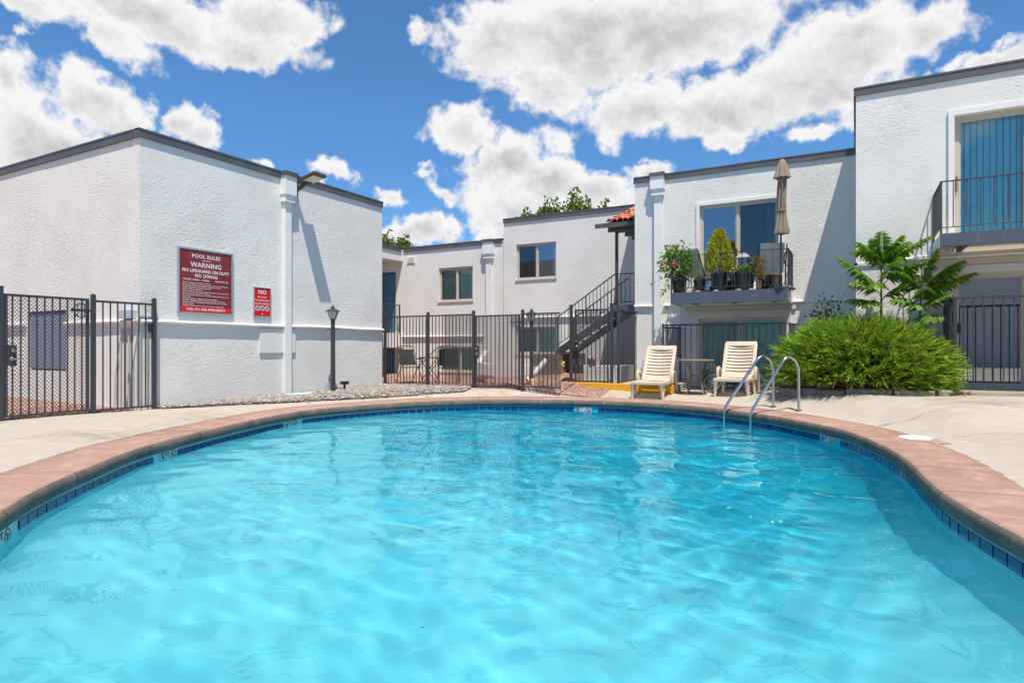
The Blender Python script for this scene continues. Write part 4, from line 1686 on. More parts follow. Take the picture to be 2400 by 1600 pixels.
def sign_board(name, label, y0, y1, z0, z1, face, fr=.022):
    t = thing(name, label, 'sign', (LWx + .02, (y0 + y1) / 2, z0))
    w = LW
    mb = MB()
    w.box(mb, y0, y1, .012, .026, z0, z1)
    mb.build('sign_face', face, t)
    mb = MB()
    w.box(mb, y0 - fr, y0 - .001, .004, .036, z0 - fr, z1 + fr)
    w.box(mb, y1 + .001, y1 + fr, .004, .036, z0 - fr, z1 + fr)
    w.box(mb, y0, y1, .004, .036, z1 + .001, z1 + fr)
    w.box(mb, y0, y1, .004, .036, z0 - fr, z0 - .001)
    mb.build('sign_frame', ALU, t)
    return t


Y0, Y1, Z0, Z1 = 6.49, 7.49, 1.645, 2.715
sg = sign_board('pool_rules_sign', 'large maroon pool rules board with white lettering on the white wall', Y0, Y1, Z0, Z1, MAROON, .032)
org = wloc(sg)


def put_text(sgn, s, size, y, z, align='CENTER', m=WINK, bold=0.0, x=LWx + .0275, xs=1.0):
    o = wloc(sgn)
    return text_mesh('lettering', s, size, m, sgn, Vector((x, y, z)) - o, RX, align, .0004, xs, bold)


ym = (Y0 + Y1) / 2
put_text(sg, 'POOL RULES', .092, ym, 2.612, bold=.002)
mb = MB()
LW.box(mb, ym - .085, ym + .085, .0265, .028, 2.545, 2.552)
mb.build('rule_line', WINK, sg)
put_text(sg, 'WARNING', .118, ym, 2.462, bold=.003)
put_text(sg, 'NO LIFEGUARD ON DUTY', .078, ym, 2.358, bold=.003, xs=.93)
put_text(sg, 'NO DIVING', .080, ym, 2.275, bold=.003)
put_text(sg, 'HOURS: 10:00am - 10:00pm', .040, Y0 + .07, 2.205, 'LEFT', bold=.001)
put_text(sg, 'CAPACITY: 50', .040, Y1 - .07, 2.205, 'RIGHT', bold=.001)
RULES = ['\u00b7 Pool area is available and open from announcements.',
         '\u00b7 Pool area is for residents and two guests only, guests must be accompanied by resident.',
         '\u00b7 An adult resident must accompany individuals 14 years of age and under.',
         '\u00b7 No glass or breakable objects permitted in pool area.',
         '\u00b7 Pets are not allowed in the pool area.',
         '\u00b7 Only proper swimming attire is allowed. All persons not potty trained must wear rubber',
         '  pants or swim pants, no disposable or cloth diapers.',
         '\u00b7 Do not use pool with exposed wounds, cuts or similar conditions. Diseases may occur to',
         '  exposed areas.',
         '\u00b7 Spitting, spouting water, or blowing nose in the pool is prohibited.',
         '\u00b7 Intoxication, inappropriate behavior, running, and excessive play is not permitted.',
         '\u00b7 Management assumes no responsibility for accidents, injuries, loss, theft, or damage to',
         '  personal belongings.',
         '\u00b7 Management reserves the right to deny use of the pool area to anyone anytime.']
for k, s in enumerate(RULES):
    put_text(sg, s, .0265, Y0 + .045, 2.150 - k * .0305, 'LEFT', xs=.86, bold=.0004)
mb = MB()
LW.box(mb, Y0 + .03, Y1 - .03, .0262, .0270, Z0 + .012, Z0 + .085)
mb.build('red_band', REDB, sg)
put_text(sg, 'CALL 911 FOR EMERGENCY', .058, ym, Z0 + .048, bold=.002, x=LWx + .0285)

s2 = sign_board('no_bicycling_sign', 'small red NO sign with three prohibition rings to the right of the pool rules board', 7.985, 8.35, 1.635, 2.172, REDS, .012)
yc = (7.985 + 8.35) / 2
put_text(s2, 'NO', .115, yc, 2.092, bold=.003)
for k, s in enumerate(('BICYCLING', 'ROLLERBLADING', 'SKATEBOARDING')):
    put_text(s2, s, .040, yc, 1.998 - k * .064, bold=.001)
for k in range(2):
    put_text(s2, '\u00b7', .04, yc, 1.966 - k * .064)
put_text(s2, '8', .045, yc, 1.672, bold=.002)
for k in range(3):
    y = yc - .11 + k * .11
    mb = MB()
    for q in range(20):
        a0, a1 = 2 * math.pi * q / 20, 2 * math.pi * (q + 1) / 20
        mb.bar((LWx + .0275, y + .044 * math.cos(a0), 1.785 + .044 * math.sin(a0)), (LWx + .0275, y + .044 * math.cos(a1), 1.785 + .044 * math.sin(a1)), .0012, .012, up=(1, 0, 0)) if False else mb.add(
            [(LWx + .0272, y + r * math.cos(a), 1.785 + r * math.sin(a)) for a, r in ((a0, .038), (a1, .038), (a1, .050), (a0, .050))], [(0, 1, 2, 3)])
    c, s_ = math.cos(-.85), math.sin(-.85)
    mb.add([(LWx + .0276, y + u * c - v * s_, 1.785 + u * s_ + v * c) for u, v in ((-.04, -.006), (.04, -.006), (.04, .006), (-.04, .006))], [(0, 1, 2, 3)])
    mb.build('prohibition_ring', WINK, s2)
    mb = MB()
    mb.add([(LWx + .0268, y + r * math.cos(a * .5236), 1.785 + r * math.sin(a * .5236)) for a in range(12) for r in (.037,)], [tuple(range(12))])
    mb.build('ring_field', mat('dark_red_print', (.16, .01, .01), .5), s2)

# ------------------------------------------------------------------ flood light on the downspout head
BRN = mat('bronze_lamp_housing', (.075, .045, .035), .45)
fl = thing('flood_light', 'bronze flood light on a bracket beside the white downspout head', 'lamp', (LWx + .08, 8.95, 4.15))
mb = MB().box(LWx + .02, LWx + .10, 8.915, 8.985, 4.10, 4.42)
mb.build('bracket', BRN, fl)
mb = MB()
a, c = Vector((LWx + .10, 8.96, 4.22)), Vector((LWx + .30, 9.02, 4.36))
mb.bar(a, c, .05, .06)
mb.bar((LWx + .09, 8.95, 4.36), (LWx + .26, 9.0, 4.44), .03, .04)
mb.build('arm', BRN, fl)


def tilted(mb, cx, cy, cz, hx, hy, hz, tilt):
    ct, st2 = math.cos(tilt), math.sin(tilt)
    k = len(mb.v)
    tmp = MB().box(-hx, hx, -hy, hy, -hz, hz)
    return mb.add([(cx + x * ct - z * st2, cy + y, cz + x * st2 + z * ct) for x, y, z in tmp.v], tmp.f)


tilted(MB(), LWx + .43, 9.06, 4.45, .22, .165, .03, .22).build('lamp_head', BRN, fl, bevel=.01)
tilted(MB(), LWx + .435, 9.06, 4.415, .155, .13, .008, .22).build('lens', mat('frosted_lens', (.62, .60, .50), .3), fl)
tilted(MB(), LWx + .27, 9.06, 4.39, .05, .09, .04, .22).build('driver_box', BRN, fl)

# ------------------------------------------------------------------ lamp posts
LENS = mat('frosted_lamp_pane', (.62, .57, .48), .35)


def lamp_post(label, x, y, zb, h=1.76):
    t = thing('lamp_post', label, 'lamp post', (x, y, zb), 0, 'charcoal lantern posts')
    mb = MB()
    mb.lathe([(.052, -.1), (.052, .02), (.048, .5), (.043, h - .30), (.046, h - .27), (.046, h - .255)], 14)
    mb.build('post', IRON, t, local=True, smooth=35)
    mb = MB()
    mb.tube([(-.16, -.02, h - .455), (.16, .02, h - .455)], .008, 6)
    mb.build('ladder_bar', IRON, t, local=True)
    r0, r1, z0, z1 = .058, .112, h - .25, h - .09
    mb = MB()
    for k in range(6):
        a = math.pi * k / 3
        mb.bar((r0 * math.cos(a), r0 * math.sin(a), z0), (r1 * math.cos(a), r1 * math.sin(a), z1), .010)
    mb.lathe([(.064, z0 - .012), (.066, z0), (.05, z0 + .006)], 6)
    mb.lathe([(.150, z1 - .004), (.152, z1 + .006), (.085, z1 + .045), (.035, z1 + .062), (.030, z1 + .082), (.055, z1 + .088), (.05, z1 + .094), (.014, z1 + .102), (.016, z1 + .118), (.005, z1 + .145)], 12)
    hd = mb.build('lantern', IRON, t, local=True)
    for k in range(6):
        a0, a1 = math.pi * k / 3, math.pi * (k + 1) / 3
        e = .96
        mb = MB().add([(r0 * e * math.cos(a0), r0 * e * math.sin(a0), z0), (r0 * e * math.cos(a1), r0 * e * math.sin(a1), z0), (r1 * e * math.cos(a1), r1 * e * math.sin(a1), z1), (r1 * e * math.cos(a0), r1 * e * math.sin(a0), z1)], [(0, 1, 2, 3)])
        mb.build('lamp_pane', LENS, hd, local=True)
    return t


lamp_post('charcoal lantern post standing in the river gravel before the white wall', -9.52, 9.54, gz(-9.52, 9.54) + .02)
lamp_post('charcoal lantern post behind the mesh fence on the red gravel', -6.46, 12.62, gz(-6.46, 12.62) + .06, 1.66)
MB().box(-9.66, -9.57, 9.44, 9.52, .17, .31).build('junction_box', mat('pale_grey_box', (.42, .46, .50), .5)) and None
o = bpy.data.objects['junction_box']
tag(o, 'small grey junction box at the foot of the gravel lamp post', 'box')
t = thing('garden_spot_light', 'small black spot light on a stake in the river gravel', 'lamp', (-9.62, 9.98, .10))
MB().box(-.018, .018, -.018, .018, 0, .14).build('stake', BLACKP, t, local=True)
MB().box(-.05, .05, -.075, .075, .14, .20).box(-.06, .06, -.085, .085, .19, .205).build('lamp_head', BLACKP, t, local=True)
tag(MB().add([(-9.70, 8.42, .10), (-9.50, 8.42, .095), (-9.42, 9.06, .09), (-9.62, 9.10, .10), (-9.70, 8.42, .135), (-9.50, 8.42, .13), (-9.42, 9.06, .115), (-9.62, 9.10, .14)],
             [(0, 1, 2, 3), (4, 7, 6, 5), (0, 4, 5, 1), (1, 5, 6, 2), (2, 6, 7, 3), (3, 7, 4, 0)]).build('splash_block', mat('pale_green_plastic', (.42, .60, .50), .6, var=(9, (.55, .60, .52), .5, .8))),
    'pale green splash block under the white downspout', 'splash block')
# drain pipe lying behind the fence
t = thing('drain_pipe', 'white plastic drain pipe with a dark open mouth propped on the red gravel', 'pipe', (-6.5, 12.75, .3))
PVC = mat('white_plastic_pipe', (.72, .71, .68), .4)
mb = MB()
mb.tube([(-6.30, 13.05, .74), (-6.43, 12.88, .52), (-6.58, 12.66, .28)], [.058, .062, .066], 14)
mb.build('pipe', PVC, t, smooth=40)
mb = MB()
mb.tube([(-6.582, 12.657, .277), (-6.585, 12.652, .273)], .058, 14)
mb.build('pipe_mouth', BLACKP, t)
mb = MB()
mb.tube([(-6.48, 13.05, .715), (-6.25, 13.05, .725), (-5.95, 13.2, .77)], .014, 6)
mb.box(-6.50, -6.46, 13.02, 13.08, .66, .74)
mb.build('pipe_bracket', IRON, t)

# ------------------------------------------------------------------ stainless handrails into the pool
HR = mat('skimmer_white', (.74, .73, .70), .5)


def handrail(label, f, e, zf):
    f, e = Vector((*f, 0)), Vector((*e, 0))
    t = thing('pool_handrail', label, 'handrail', (f.x, f.y, zf), 0, 'stainless pool ladder rails')
    d = e - f
    prof = [(0, .0), (0, .25), (0, .58), (.012, .68), (.05, .765), (.115, .825), (.19, .850), (.265, .835), (.33, .785), (.42, .675), (.60, .46), (.78, .245), (.88, .125), (.945, .03), (.975, -.07), (.98, -.25), (.98, -.75)]
    pts = []
    P = [Vector((d.x * a, d.y * a, z)) for a, z in prof]
    for k in range(len(P) - 1):
        p0, p1, p2, p3 = P[max(k - 1, 0)], P[k], P[k + 1], P[min(k + 2, len(P) - 1)]
        for q in range(4):
            s = q / 4
            pts.append(.5 * ((2 * p1) + (p2 - p0) * s + (2 * p0 - 5 * p1 + 4 * p2 - p3) * s * s + (3 * p1 - p0 - 3 * p2 + p3) * s ** 3))
    pts.append(P[-1])
    mb = MB()
    mb.tube(pts, .0235, 14)
    mb.build('rail', STEEL, t, local=True, smooth='all')
    mb = MB()
    mb.lathe([(.055, .0), (.055, .008), (.030, .016), (.025, .017)], 18)
    mb.build('escutcheon', STEEL, t, local=True, smooth=40)
    return t


handrail('stainless pool handrail, the one nearer the loungers', (-1.215, 11.30), (-1.90, 10.60), gz(-1.215, 11.3) + .004)
handrail('stainless pool handrail, the one nearer the round skimmer lid', (-.795, 10.895), (-1.44, 10.24), gz(-.795, 10.895) + .004)
t = MB()
t.lathe([(.165, 0), (.165, .006), (.150, .012), (.012, .013)], 32, (.59, 8.40, .014))
tag(t.build('skimmer_lid', HR, smooth=40), 'round white skimmer lid set in the pink coping', 'lid')
t = MB()
t.add([(.70, 8.52, .0155), (1.02, 8.10, .0155), (.80, 8.02, .0155), (.55, 8.2, .0155), (.70, 8.52, -.05), (1.02, 8.10, -.05), (.80, 8.02, -.05), (.55, 8.2, -.05)], [(3, 2, 1, 0), (0, 1, 5, 4), (1, 2, 6, 5), (2, 3, 7, 6)])
np_ = t.build('skimmer_slab', PINK, coping)
t = MB()
t.add([(-2.045, 2.755, -.186), (-2.03, 2.75, -.183), (-2.015, 2.762, -.185), (-2.03, 2.772, -.182)], [(0, 1, 2, 3)])
tag(t.build('floating_leaf', mat('orange_leaf', (.42, .20, .04), .6)), 'small orange leaf floating on the pool', 'leaf')

# ------------------------------------------------------------------ loungers and bistro table


def lounger():
    t = thing('sun_lounger', 'cream plastic sun lounger with slatted back nearer the yellow kerb', 'sun lounger', (0, 0, 0), 0, 'cream loungers on the pool deck')
    W = .66
    zs = .34
    # seat runs from y=0 (foot) to y=1.05, back reclines from there; feet at y=.06 and y=.78
    bt = R_(60)
    BL = .79
    by, bz = .74, zs + .005

    def slat(name, p, u, n, w, ln, th=.016, sag=.018):
        """a slat across x, centre p, width along u, normal n, gently hollow"""
        mb = MB()
        K = 6
        for k in range(K + 1):
            f = k / K * 2 - 1
            x = f * ln / 2
            dz = -sag * (1 - f * f)
            for (a, c) in ((-1, -1), (1, -1), (1, 1), (-1, 1)):
                q = Vector(p) + Vector(u) * (a * w / 2) + Vector(n) * (dz + c * th / 2)
                mb.v.append((q.x + x, q.y, q.z))
        for k in range(K):
            for a in range(4):
                mb.f.append((k * 4 + a, k * 4 + (a + 1) % 4, k * 4 + 4 + (a + 1) % 4, k * 4 + 4 + a))
                mb.mi.append(0)
        mb.f.append((3, 2, 1, 0))
        mb.f.append((K * 4, K * 4 + 1, K * 4 + 2, K * 4 + 3))
        mb.mi += [0, 0]
        return mb.build(name, PLAST, t, local=True, smooth=40)
    for k in range(9):
        slat('seat_slat', (0, .075 + k * .076, zs), (0, 1, 0), (0, 0, 1), .062, W - .12)
    U = Vector((0, math.cos(bt), math.sin(bt)))
    N = Vector((0, -math.sin(bt), math.cos(bt)))
    nb = 9
    for k in range(nb):
        s = .075 + k * (BL - .12) / nb + .035
        slat('back_slat', Vector((0, by, bz)) + U * s, U, N, (BL - .12) / nb - .026, W - .17, sag=.03)
    mb = MB()
    for sx in (-1, 1):
        x = sx * (W / 2 - .045)
        p, q = Vector((x, by, bz)), Vector((x, by, bz)) + U * BL
        mb.bar(p, q, .075, .035, up=N)
    a, c = Vector((-W / 2 + .02, by, bz)) + U * (BL - .01), Vector((W / 2 - .02, by, bz)) + U * (BL - .01)
    mb.bar(a, c, .11, .032, up=N)
    a, c = Vector((-W / 2 + .08, by, bz)) + U * .03, Vector((W / 2 - .08, by, bz)) + U * .03
    mb.bar(a, c, .09, .03, up=N)
    mb.build('backrest_frame', PLAST, t, local=True, bevel=.012)
    mb = MB()
    for sx in (-1, 1):
        mb.box(sx * (W / 2 - .03) - .032, sx * (W / 2 - .03) + .032, .02, .95, zs - .055, zs + .012)
    mb.box(-W / 2 + .002, W / 2 - .002, .0, .045, zs - .05, zs + .014)
    mb.build('seat_frame', PLAST, t, local=True, bevel=.012)
    for sx in (-1, 1):
        x = sx * (W / 2 - .04)
        for (y0, y1, f) in ((.05, .10, 1), (.80, .86, 1)):
            mb = MB()
            mb.tube([(x, y0 - .02, zs - .02), (x - sx * .0, y0 + .005, zs * .55), (x + sx * .02, y0 + .03, .012), (x + sx * .02, y0 + .03, 0)], [.042, .034, .024, .026], 8)
            mb.tube([(x, y0 + .16, zs - .02), (x, y0 + .15, zs * .5), (x + sx * .02, y0 + .07, .03)], [.032, .024, .018], 8)
            mb.build('leg', PLAST, t, local=True, smooth=50)
        mb = MB()
        xx = sx * (W / 2 + .03)
        pts = [(xx, .60, zs - .02), (xx, .575, zs + .10), (xx, .60, zs + .175), (xx, .68, zs + .195), (xx, .78, zs + .17), (xx, .90, zs + .03), (xx, 1.0, .06)]
        mb.tube(pts, [.034, .032, .032, .034, .034, .036, .03], 8)
        mb.build('armrest', PLAST, t, local=True, smooth=50)
    return t


lg = lounger()
lg.location = (-3.62, 12.02, gz(-3.66, 12.05))
lg.rotation_euler = (0, 0, R_(0))
dup(lg, (-2.10, 12.45, gz(-2.1, 12.5)), R_(-1), 'cream plastic sun lounger with slatted back behind the handrails, right of the small table')

bt_ = thing('bistro_table', 'small round brown metal table between the two cream loungers', 'table', (-2.86, 12.95, gz(-2.86, 12.95)), .4)
mb = MB()
mb.lathe([(.34, .690), (.355, .695), (.355, .712), (.345, .720), (.01, .7205)], 32)
mb.build('tabletop', BRONZE, bt_, local=True, smooth=40)
for k in range(4):
    a = math.pi / 2 * k + .5
    mb = MB()
    mb.tube([(r * math.cos(a), r * math.sin(a), z) for r, z in ((.26, .69), (.235, .64), (.165, .52), (.14, .40), (.15, .28), (.20, .12), (.25, .0))], .0145, 8)
    mb.build('leg', BRONZE, bt_, local=True, smooth=50)
mb = MB()
mb.tube([(.135 * math.cos(q * .3307), .135 * math.sin(q * .3307), .385) for q in range(20)], .010, 6)
mb.build('leg_ring', BRONZE, bt_, local=True, smooth=50)

# a child's bicycle lies against the patio railing behind the right lounger
bk = thing('bicycle', 'small bicycle lying low behind the right lounger, only its wheels showing', 'bicycle', (-2.2, 13.40, gz(-2.2, 13.4)), R_(4))
CHROME = mat('chrome', (.7, .7, .7), .2, 1.0)
for cx in (-.42, .45, .92):
    mb = MB()
    K = 24
    mb.tube([(cx + .19 * math.cos(2 * math.pi * k / K), .0, .195 + .19 * math.sin(2 * math.pi * k / K)) for k in range(K + 1)], .016, 8)
    wl = mb.build('tyre', BLACKP, bk, local=True, smooth=50)
    mb = MB()
    mb.tube([(cx + .168 * math.cos(2 * math.pi * k / K), .0, .195 + .168 * math.sin(2 * math.pi * k / K)) for k in range(K + 1)], .008, 6)
    for k in range(14):
        a = 2 * math.pi * k / 14
        mb.bar((cx, 0, .195), (cx + .165 * math.cos(a), 0, .195 + .165 * math.sin(a)), .004)
    mb.build('rim', CHROME, wl, local=True)
mb = MB()
mb.tube([(-.42, .02, .195), (-.25, .02, .42), (.25, .02, .44), (.45, .02, .195)], .015, 8)
mb.tube([(-.25, .02, .42), (.08, .02, .21), (.25, .02, .44)], .015, 8)
mb.tube([(.45, .02, .195), (.08, .02, .21)], .012, 8)
mb.build('bicycle_frame', mat('purple_paint', (.08, .05, .22), .35), bk, local=True, smooth=50)
MB().box(.90, .95, -.04, -.02, .05, .10).build('reflector', mat('red_reflector', (.5, .01, .02), .3), bk, local=True)

# ------------------------------------------------------------------ folding chairs and table beyond the fence


def patio_chair(label, x, y, rz):
    t = thing('folding_chair', label, 'chair', (x, y, gz(x, y)), rz, 'black folding chairs behind the fence')
    for sx in (-1, 1):
        mb = MB()
        mb.tube([(sx * .25, -.26, 0), (sx * .25, -.02, .42), (sx * .25, .02, .46), (sx * .235, .20, .93)], .011, 6)
        mb.build('leg', IRON, t, local=True, smooth=50)
        mb = MB()
        mb.tube([(sx * .245, .28, 0), (sx * .245, .05, .34), (sx * .245, -.24, .62)], .011, 6)
        mb.build('leg', IRON, t, local=True, smooth=50)
        mb = MB()
        mb.tube([(sx * .25, .10, .62), (sx * .25, -.26, .635)], .014, 6)
        mb.build('armrest', IRON, t, local=True, smooth=50)
    mb = MB()
    mb.tube([(-.235, .20, .93), (-.12, .21, .955), (0, .215, .965), (.12, .21, .955), (.235, .20, .93)], .011, 6)
    mb.tube([(-.25, -.255, .012), (.25, -.255, .012)], .010, 6)
    mb.tube([(-.245, .275, .012), (.245, .275, .012)], .010, 6)
    mb.build('chair_frame', IRON, t, local=True, smooth=50)
    mb = MB()
    for (y0, z0, y1, z1) in ((.035, .47, .185, .87),):
        mb.add([(-.225, y0, z0), (.225, y0, z0), (.215, y1, z1), (-.215, y1, z1), (-.225, y0 + .012, z0), (.225, y0 + .012, z0), (.215, y1 + .012, z1), (-.215, y1 + .012, z1)],
               [(0, 1, 2, 3), (7, 6, 5, 4), (0, 4, 5, 1), (1, 5, 6, 2), (2, 6, 7, 3), (3, 7, 4, 0)])
    mb.build('backrest', MESHF, t, local=True)
    MB().box(-.23, .23, -.25, .03, .405, .42).build('seat', MESHF, t, local=True)
    return t


patio_chair('black folding chair close to the white wall, turned to the right', -10.05, 12.75, R_(70))
patio_chair('black folding chair seen from behind in front of the lower window', -8.85, 12.75, R_(-150))
ft = thing('folding_table', 'small black folding table between the folding chairs', 'table', (-9.40, 12.75, gz(-9.4, 12.75)), R_(20))
MB().lathe([(.29, .655), (.29, .675), (.27, .68), (.01, .681)], 24).build('tabletop', IRON, ft, local=True)
for sy in (-1, 1):
    mb = MB()
    mb.tube([(-.24, sy * .17, 0), (.0, sy * .16, .34), (.22, sy * .15, .655)], .010, 6)
    mb.build('leg', IRON, ft, local=True)
    mb = MB()
    mb.tube([(.24, sy * .19, 0), (.0, sy * .18, .34), (-.22, sy * .17, .655)], .010, 6)
    mb.build('leg', IRON, ft, local=True)
mb = MB()
mb.tube([(-9.80, 12.7, .45), (-9.05, 12.55, 1.02)], .012, 6)
tag(mb.build('walking_stick', IRON), 'black stick leaning across the folding table', 'stick')
STONE = mat('red_brown_stone', (.20, .085, .06), .85, var=[(7, (.13, .06, .045), .4, .7)], bump=([(10, 1), (40, .4)], .6, .02))
SAND = mat('sandstone', (.42, .25, .13), .85, var=[(6, (.28, .15, .08), .4, .7), (20, (.50, .34, .20), .5, .8)], bump=([(10, 1), (40, .4)], .6, .02))


def rock(label, x, y, sx, sy, sz, m, lift=0.0, seed=0):
    v, f = ico()
    P = []
    mb = MB()
    # one subdivision so that the noise can bite
    vs = [Vector(q) for q in v]
    fs = [tuple(q) for q in f]
    for _ in range(2):
        cache, nf = {}, []

        def mid(a, c):
            k = (min(a, c), max(a, c))
            if k not in cache:
                vs.append(((vs[a] + vs[c]) / 2).normalized())
                cache[k] = len(vs) - 1
            return cache[k]
        for a, c, e in fs:
            ac, ce, ea = mid(a, c), mid(c, e), mid(e, a)
            nf += [(a, ac, ea), (c, ce, ac), (e, ea, ce), (ac, ce, ea)]
        fs = nf
    z0 = gz(x, y) + lift
    for q in vs:
        k = 1 + .35 * noise.noise(q * 1.7 + Vector((seed, 0, 0))) + .15 * noise.noise(q * 4 + Vector((0, seed, 0)))
        mb.v.append((x + q.x * k * sx, y + q.y * k * sy, z0 + max(q.z * k, -.5) * sz + .3 * sz))
    mb.f = [list(q) for q in fs]
    mb.mi = [0] * len(fs)
    return tag(mb.build('rock', m), label, 'rock', 'rocks on the red gravel')


rock('flat dark red rock at the edge of the river gravel', -8.98, 11.80, .15, .10, .06, STONE, 0, 1)
rock('low red brown rock heap in front of the lower left window', -8.05, 13.2, .26, .2, .11, STONE, .08, 2)
rock('upright brown rock at the left of the closed gate', -7.65, 12.75, .15, .13, .12, SAND, .0, 3)
rock('long flat sandstone slab behind the closed gate', -7.0, 12.35, .26, .10, .07, SAND, 0, 4)
rock('orange sandstone boulder under the white drain pipe', -6.35, 12.60, .24, .16, .12, SAND, .02, 5)
rock('dark red rock beside the orange boulder', -5.85, 13.3, .18, .12, .08, STONE, 0, 6)

# low white walls in the yard
t = MB()
t.box(-9.95, -9.82, 15.0, 16.88, .0, .98)
pts = [(-9.88, 16.2, .95), (-9.86, 15.8, .72), (-9.7, 15.45, .60), (-9.3, 15.3, .56), (-8.5, 15.2, .54), (-7.5, 15.1, .52)]
mb = MB()
for k in range(len(pts) - 1):
    (xa, ya, za), (xb, yb, zb) = pts[k], pts[k + 1]
    mb.add([(xa, ya, 0), (xb, yb, 0), (xb, yb, zb), (xa, ya, za), (xa + .05, ya + .16, 0), (xb + .05, yb + .16, 0), (xb + .05, yb + .16, zb), (xa + .05, ya + .16, za)],
           [(0, 1, 2, 3), (7, 6, 5, 4), (3, 2, 6, 7), (0, 3, 7, 4), (1, 5, 6, 2)])
tag(mb.build('window_well_wall', STUCCO), 'low white curved wall around the window well behind the closed gate', 'wall')
tag(MB().box(-7.55, -7.42, 14.6, 16.85, 0, .52).build('window_well_wall', STUCCO), 'short white wall at the right of the window well', 'wall')
tag(MB().box(-5.55, -4.62, 13.45, 13.65, .2, .62).box(-4.82, -4.62, 13.655, 14.35, .2, .62).build('planter_wall', TRIM, bevel=.015), 'low white planter wall on the kerb slab behind the pinwheels', 'wall')

# pinwheels
PETAL = {'yellow': (.80, .55, .02), 'green': (.05, .45, .15), 'pink': (.80, .06, .30), 'orange': (.80, .25, .02), 'purple': (.28, .12, .55), 'blue': (.05, .30, .60), 'magenta': (.72, .08, .42), 'red': (.70, .04, .12)}


def pinwheel(label, x, y, z, r, cols, tilt=0.0):
    t = thing('pinwheel', label, 'pinwheel', (x, y, .25), 0, 'coloured pinwheels by the stair')
    MB().tube([(0, .01, -.1), (0, .01, z - .25)], .005, 6).build('stick', mat('pale_stick', (.6, .6, .55), .6), t, local=True)
    n = len(cols)
    for k, c in enumerate(cols):
        a = 2 * math.pi * k / n + tilt
        u, w = Vector((math.cos(a), 0, math.sin(a))), Vector((-math.sin(a), 0, math.cos(a)))
        c0 = Vector((0, -.012, z - .25))
        ring_ = [c0, c0 + u * r * .45 - w * r * .30 + Vector((0, -.02, 0)), c0 + u * r * .85 - w * r * .26, c0 + u * r, c0 + u * r * .85 + w * r * .26 + Vector((0, .02, 0)), c0 + u * r * .45 + w * r * .30 + Vector((0, .02, 0))]
        back = [p + Vector((0, .004, 0)) for p in ring_]
        mb = MB().add([tuple(p) for p in ring_ + back], [tuple(range(6)), tuple(range(11, 5, -1))] + [(i, (i + 1) % 6, 6 + (i + 1) % 6, 6 + i) for i in range(6)])
        mb.build('petal', mat('pinwheel_' + c, PETAL[c], .5), t, local=True)


pinwheel('yellow and green pinwheel left of the kerb gate', -5.90, 13.05, .66, .085, ['yellow', 'green', 'yellow', 'blue', 'orange'], .5)
pinwheel('pink and orange pinwheel beside the kerb gate post', -5.66, 13.12, .70, .085, ['pink', 'magenta', 'orange', 'yellow', 'purple'], 1.0)
pinwheel('orange pinwheel with green leaves between the pink ones', -5.48, 13.15, .70, .075, ['green', 'orange', 'yellow', 'orange', 'green'], 1.57)
pinwheel('big pink and purple pinwheel, the right one', -5.22, 13.15, .70, .125, ['magenta', 'pink', 'purple', 'red', 'purple', 'magenta'], .3)

# ------------------------------------------------------------------ balcony furniture
BF = 2.186     # balcony floor level


def pot(label, x, y, r, h, m=BLACKP, z=BF):
    t = thing('potted_plant', label, 'potted plant', (x, y, z), 0, 'plants in pots on the balcony')
    mb = MB()
    mb.lathe([(r * .72, 0), (r * .78, .01), (r * .97, h * .86), (r * 1.05, h * .87), (r * 1.05, h), (r * .95, h), (r * .92, h - .03), (.01, h - .03)], 20)
    mb.build('pot', m, t, local=True, smooth=40)
    return t


def sling_chair(label, x, y, rz):
    t = thing('patio_chair', label, 'chair', (x, y, BF), rz, 'beige patio chairs on the balcony')
    mb = MB()
    mb.add([(-.24, .02, .42), (.24, .02, .42), (.23, .22, .98), (-.23, .22, .98), (-.24, .04, .42), (.24, .04, .42), (.23, .24, .98), (-.23, .24, .98)],
           [(0, 1, 2, 3), (7, 6, 5, 4), (0, 4, 5, 1), (1, 5, 6, 2), (2, 6, 7, 3), (3, 7, 4, 0)])
    mb.build('backrest', SLING, t, local=True)
    MB().box(-.24, .24, -.42, .02, .40, .42).build('seat', SLING, t, local=True)
    for sx in (-1, 1):
        mb = MB()
        mb.tube([(sx * .27, .26, .96), (sx * .27, .05, .42), (sx * .27, .15, .0)], .014, 8)
        mb.tube([(sx * .27, -.42, 0), (sx * .27, -.42, .55), (sx * .27, -.36, .62), (sx * .27, .06, .60)], .014, 8)
        mb.build('leg', IRON, t, local=True, smooth=50)
    return t


sling_chair('beige patio chair behind the flowering pot on the balcony', -3.08, 14.0, R_(150))
sling_chair('beige patio chair under the closed umbrella on the balcony', -1.55, 13.95, R_(-165))
lt = thing('side_table', 'small table holding the grey lantern on the balcony', 'table', (-2.08, 13.95, BF))
MB().box(-.24, .24, -.2, .2, .44, .46).build('tabletop', mat('pale_wood', (.45, .38, .30), .6), lt, local=True)
for sx in (-1, 1):
    for sy in (-1, 1):
        pbox('leg', IRON, lt, sx * .21 - .012, sx * .21 + .012, sy * .17 - .012, sy * .17 + .012, 0, .44, local=True)
lt = thing('candle_lantern', 'grey box lantern standing on the balcony side table', 'lantern', (-2.08, 13.9, BF + .461))
MB().box(-.11, .11, -.11, .11, 0, .03).box(-.10, -.085, -.10, -.085, .03, .27).box(.085, .10, -.10, -.085, .03, .27).box(-.10, -.085, .085, .10, .03, .27).box(.085, .10, .085, .10, .03, .27).build('lantern_frame', SLATE, lt, local=True)
MB().box(-.084, .084, -.08, .08, .031, .27).build('lantern_glass', glass_mat('smoky_glass', (.5, .5, .52), .1), lt, local=True)
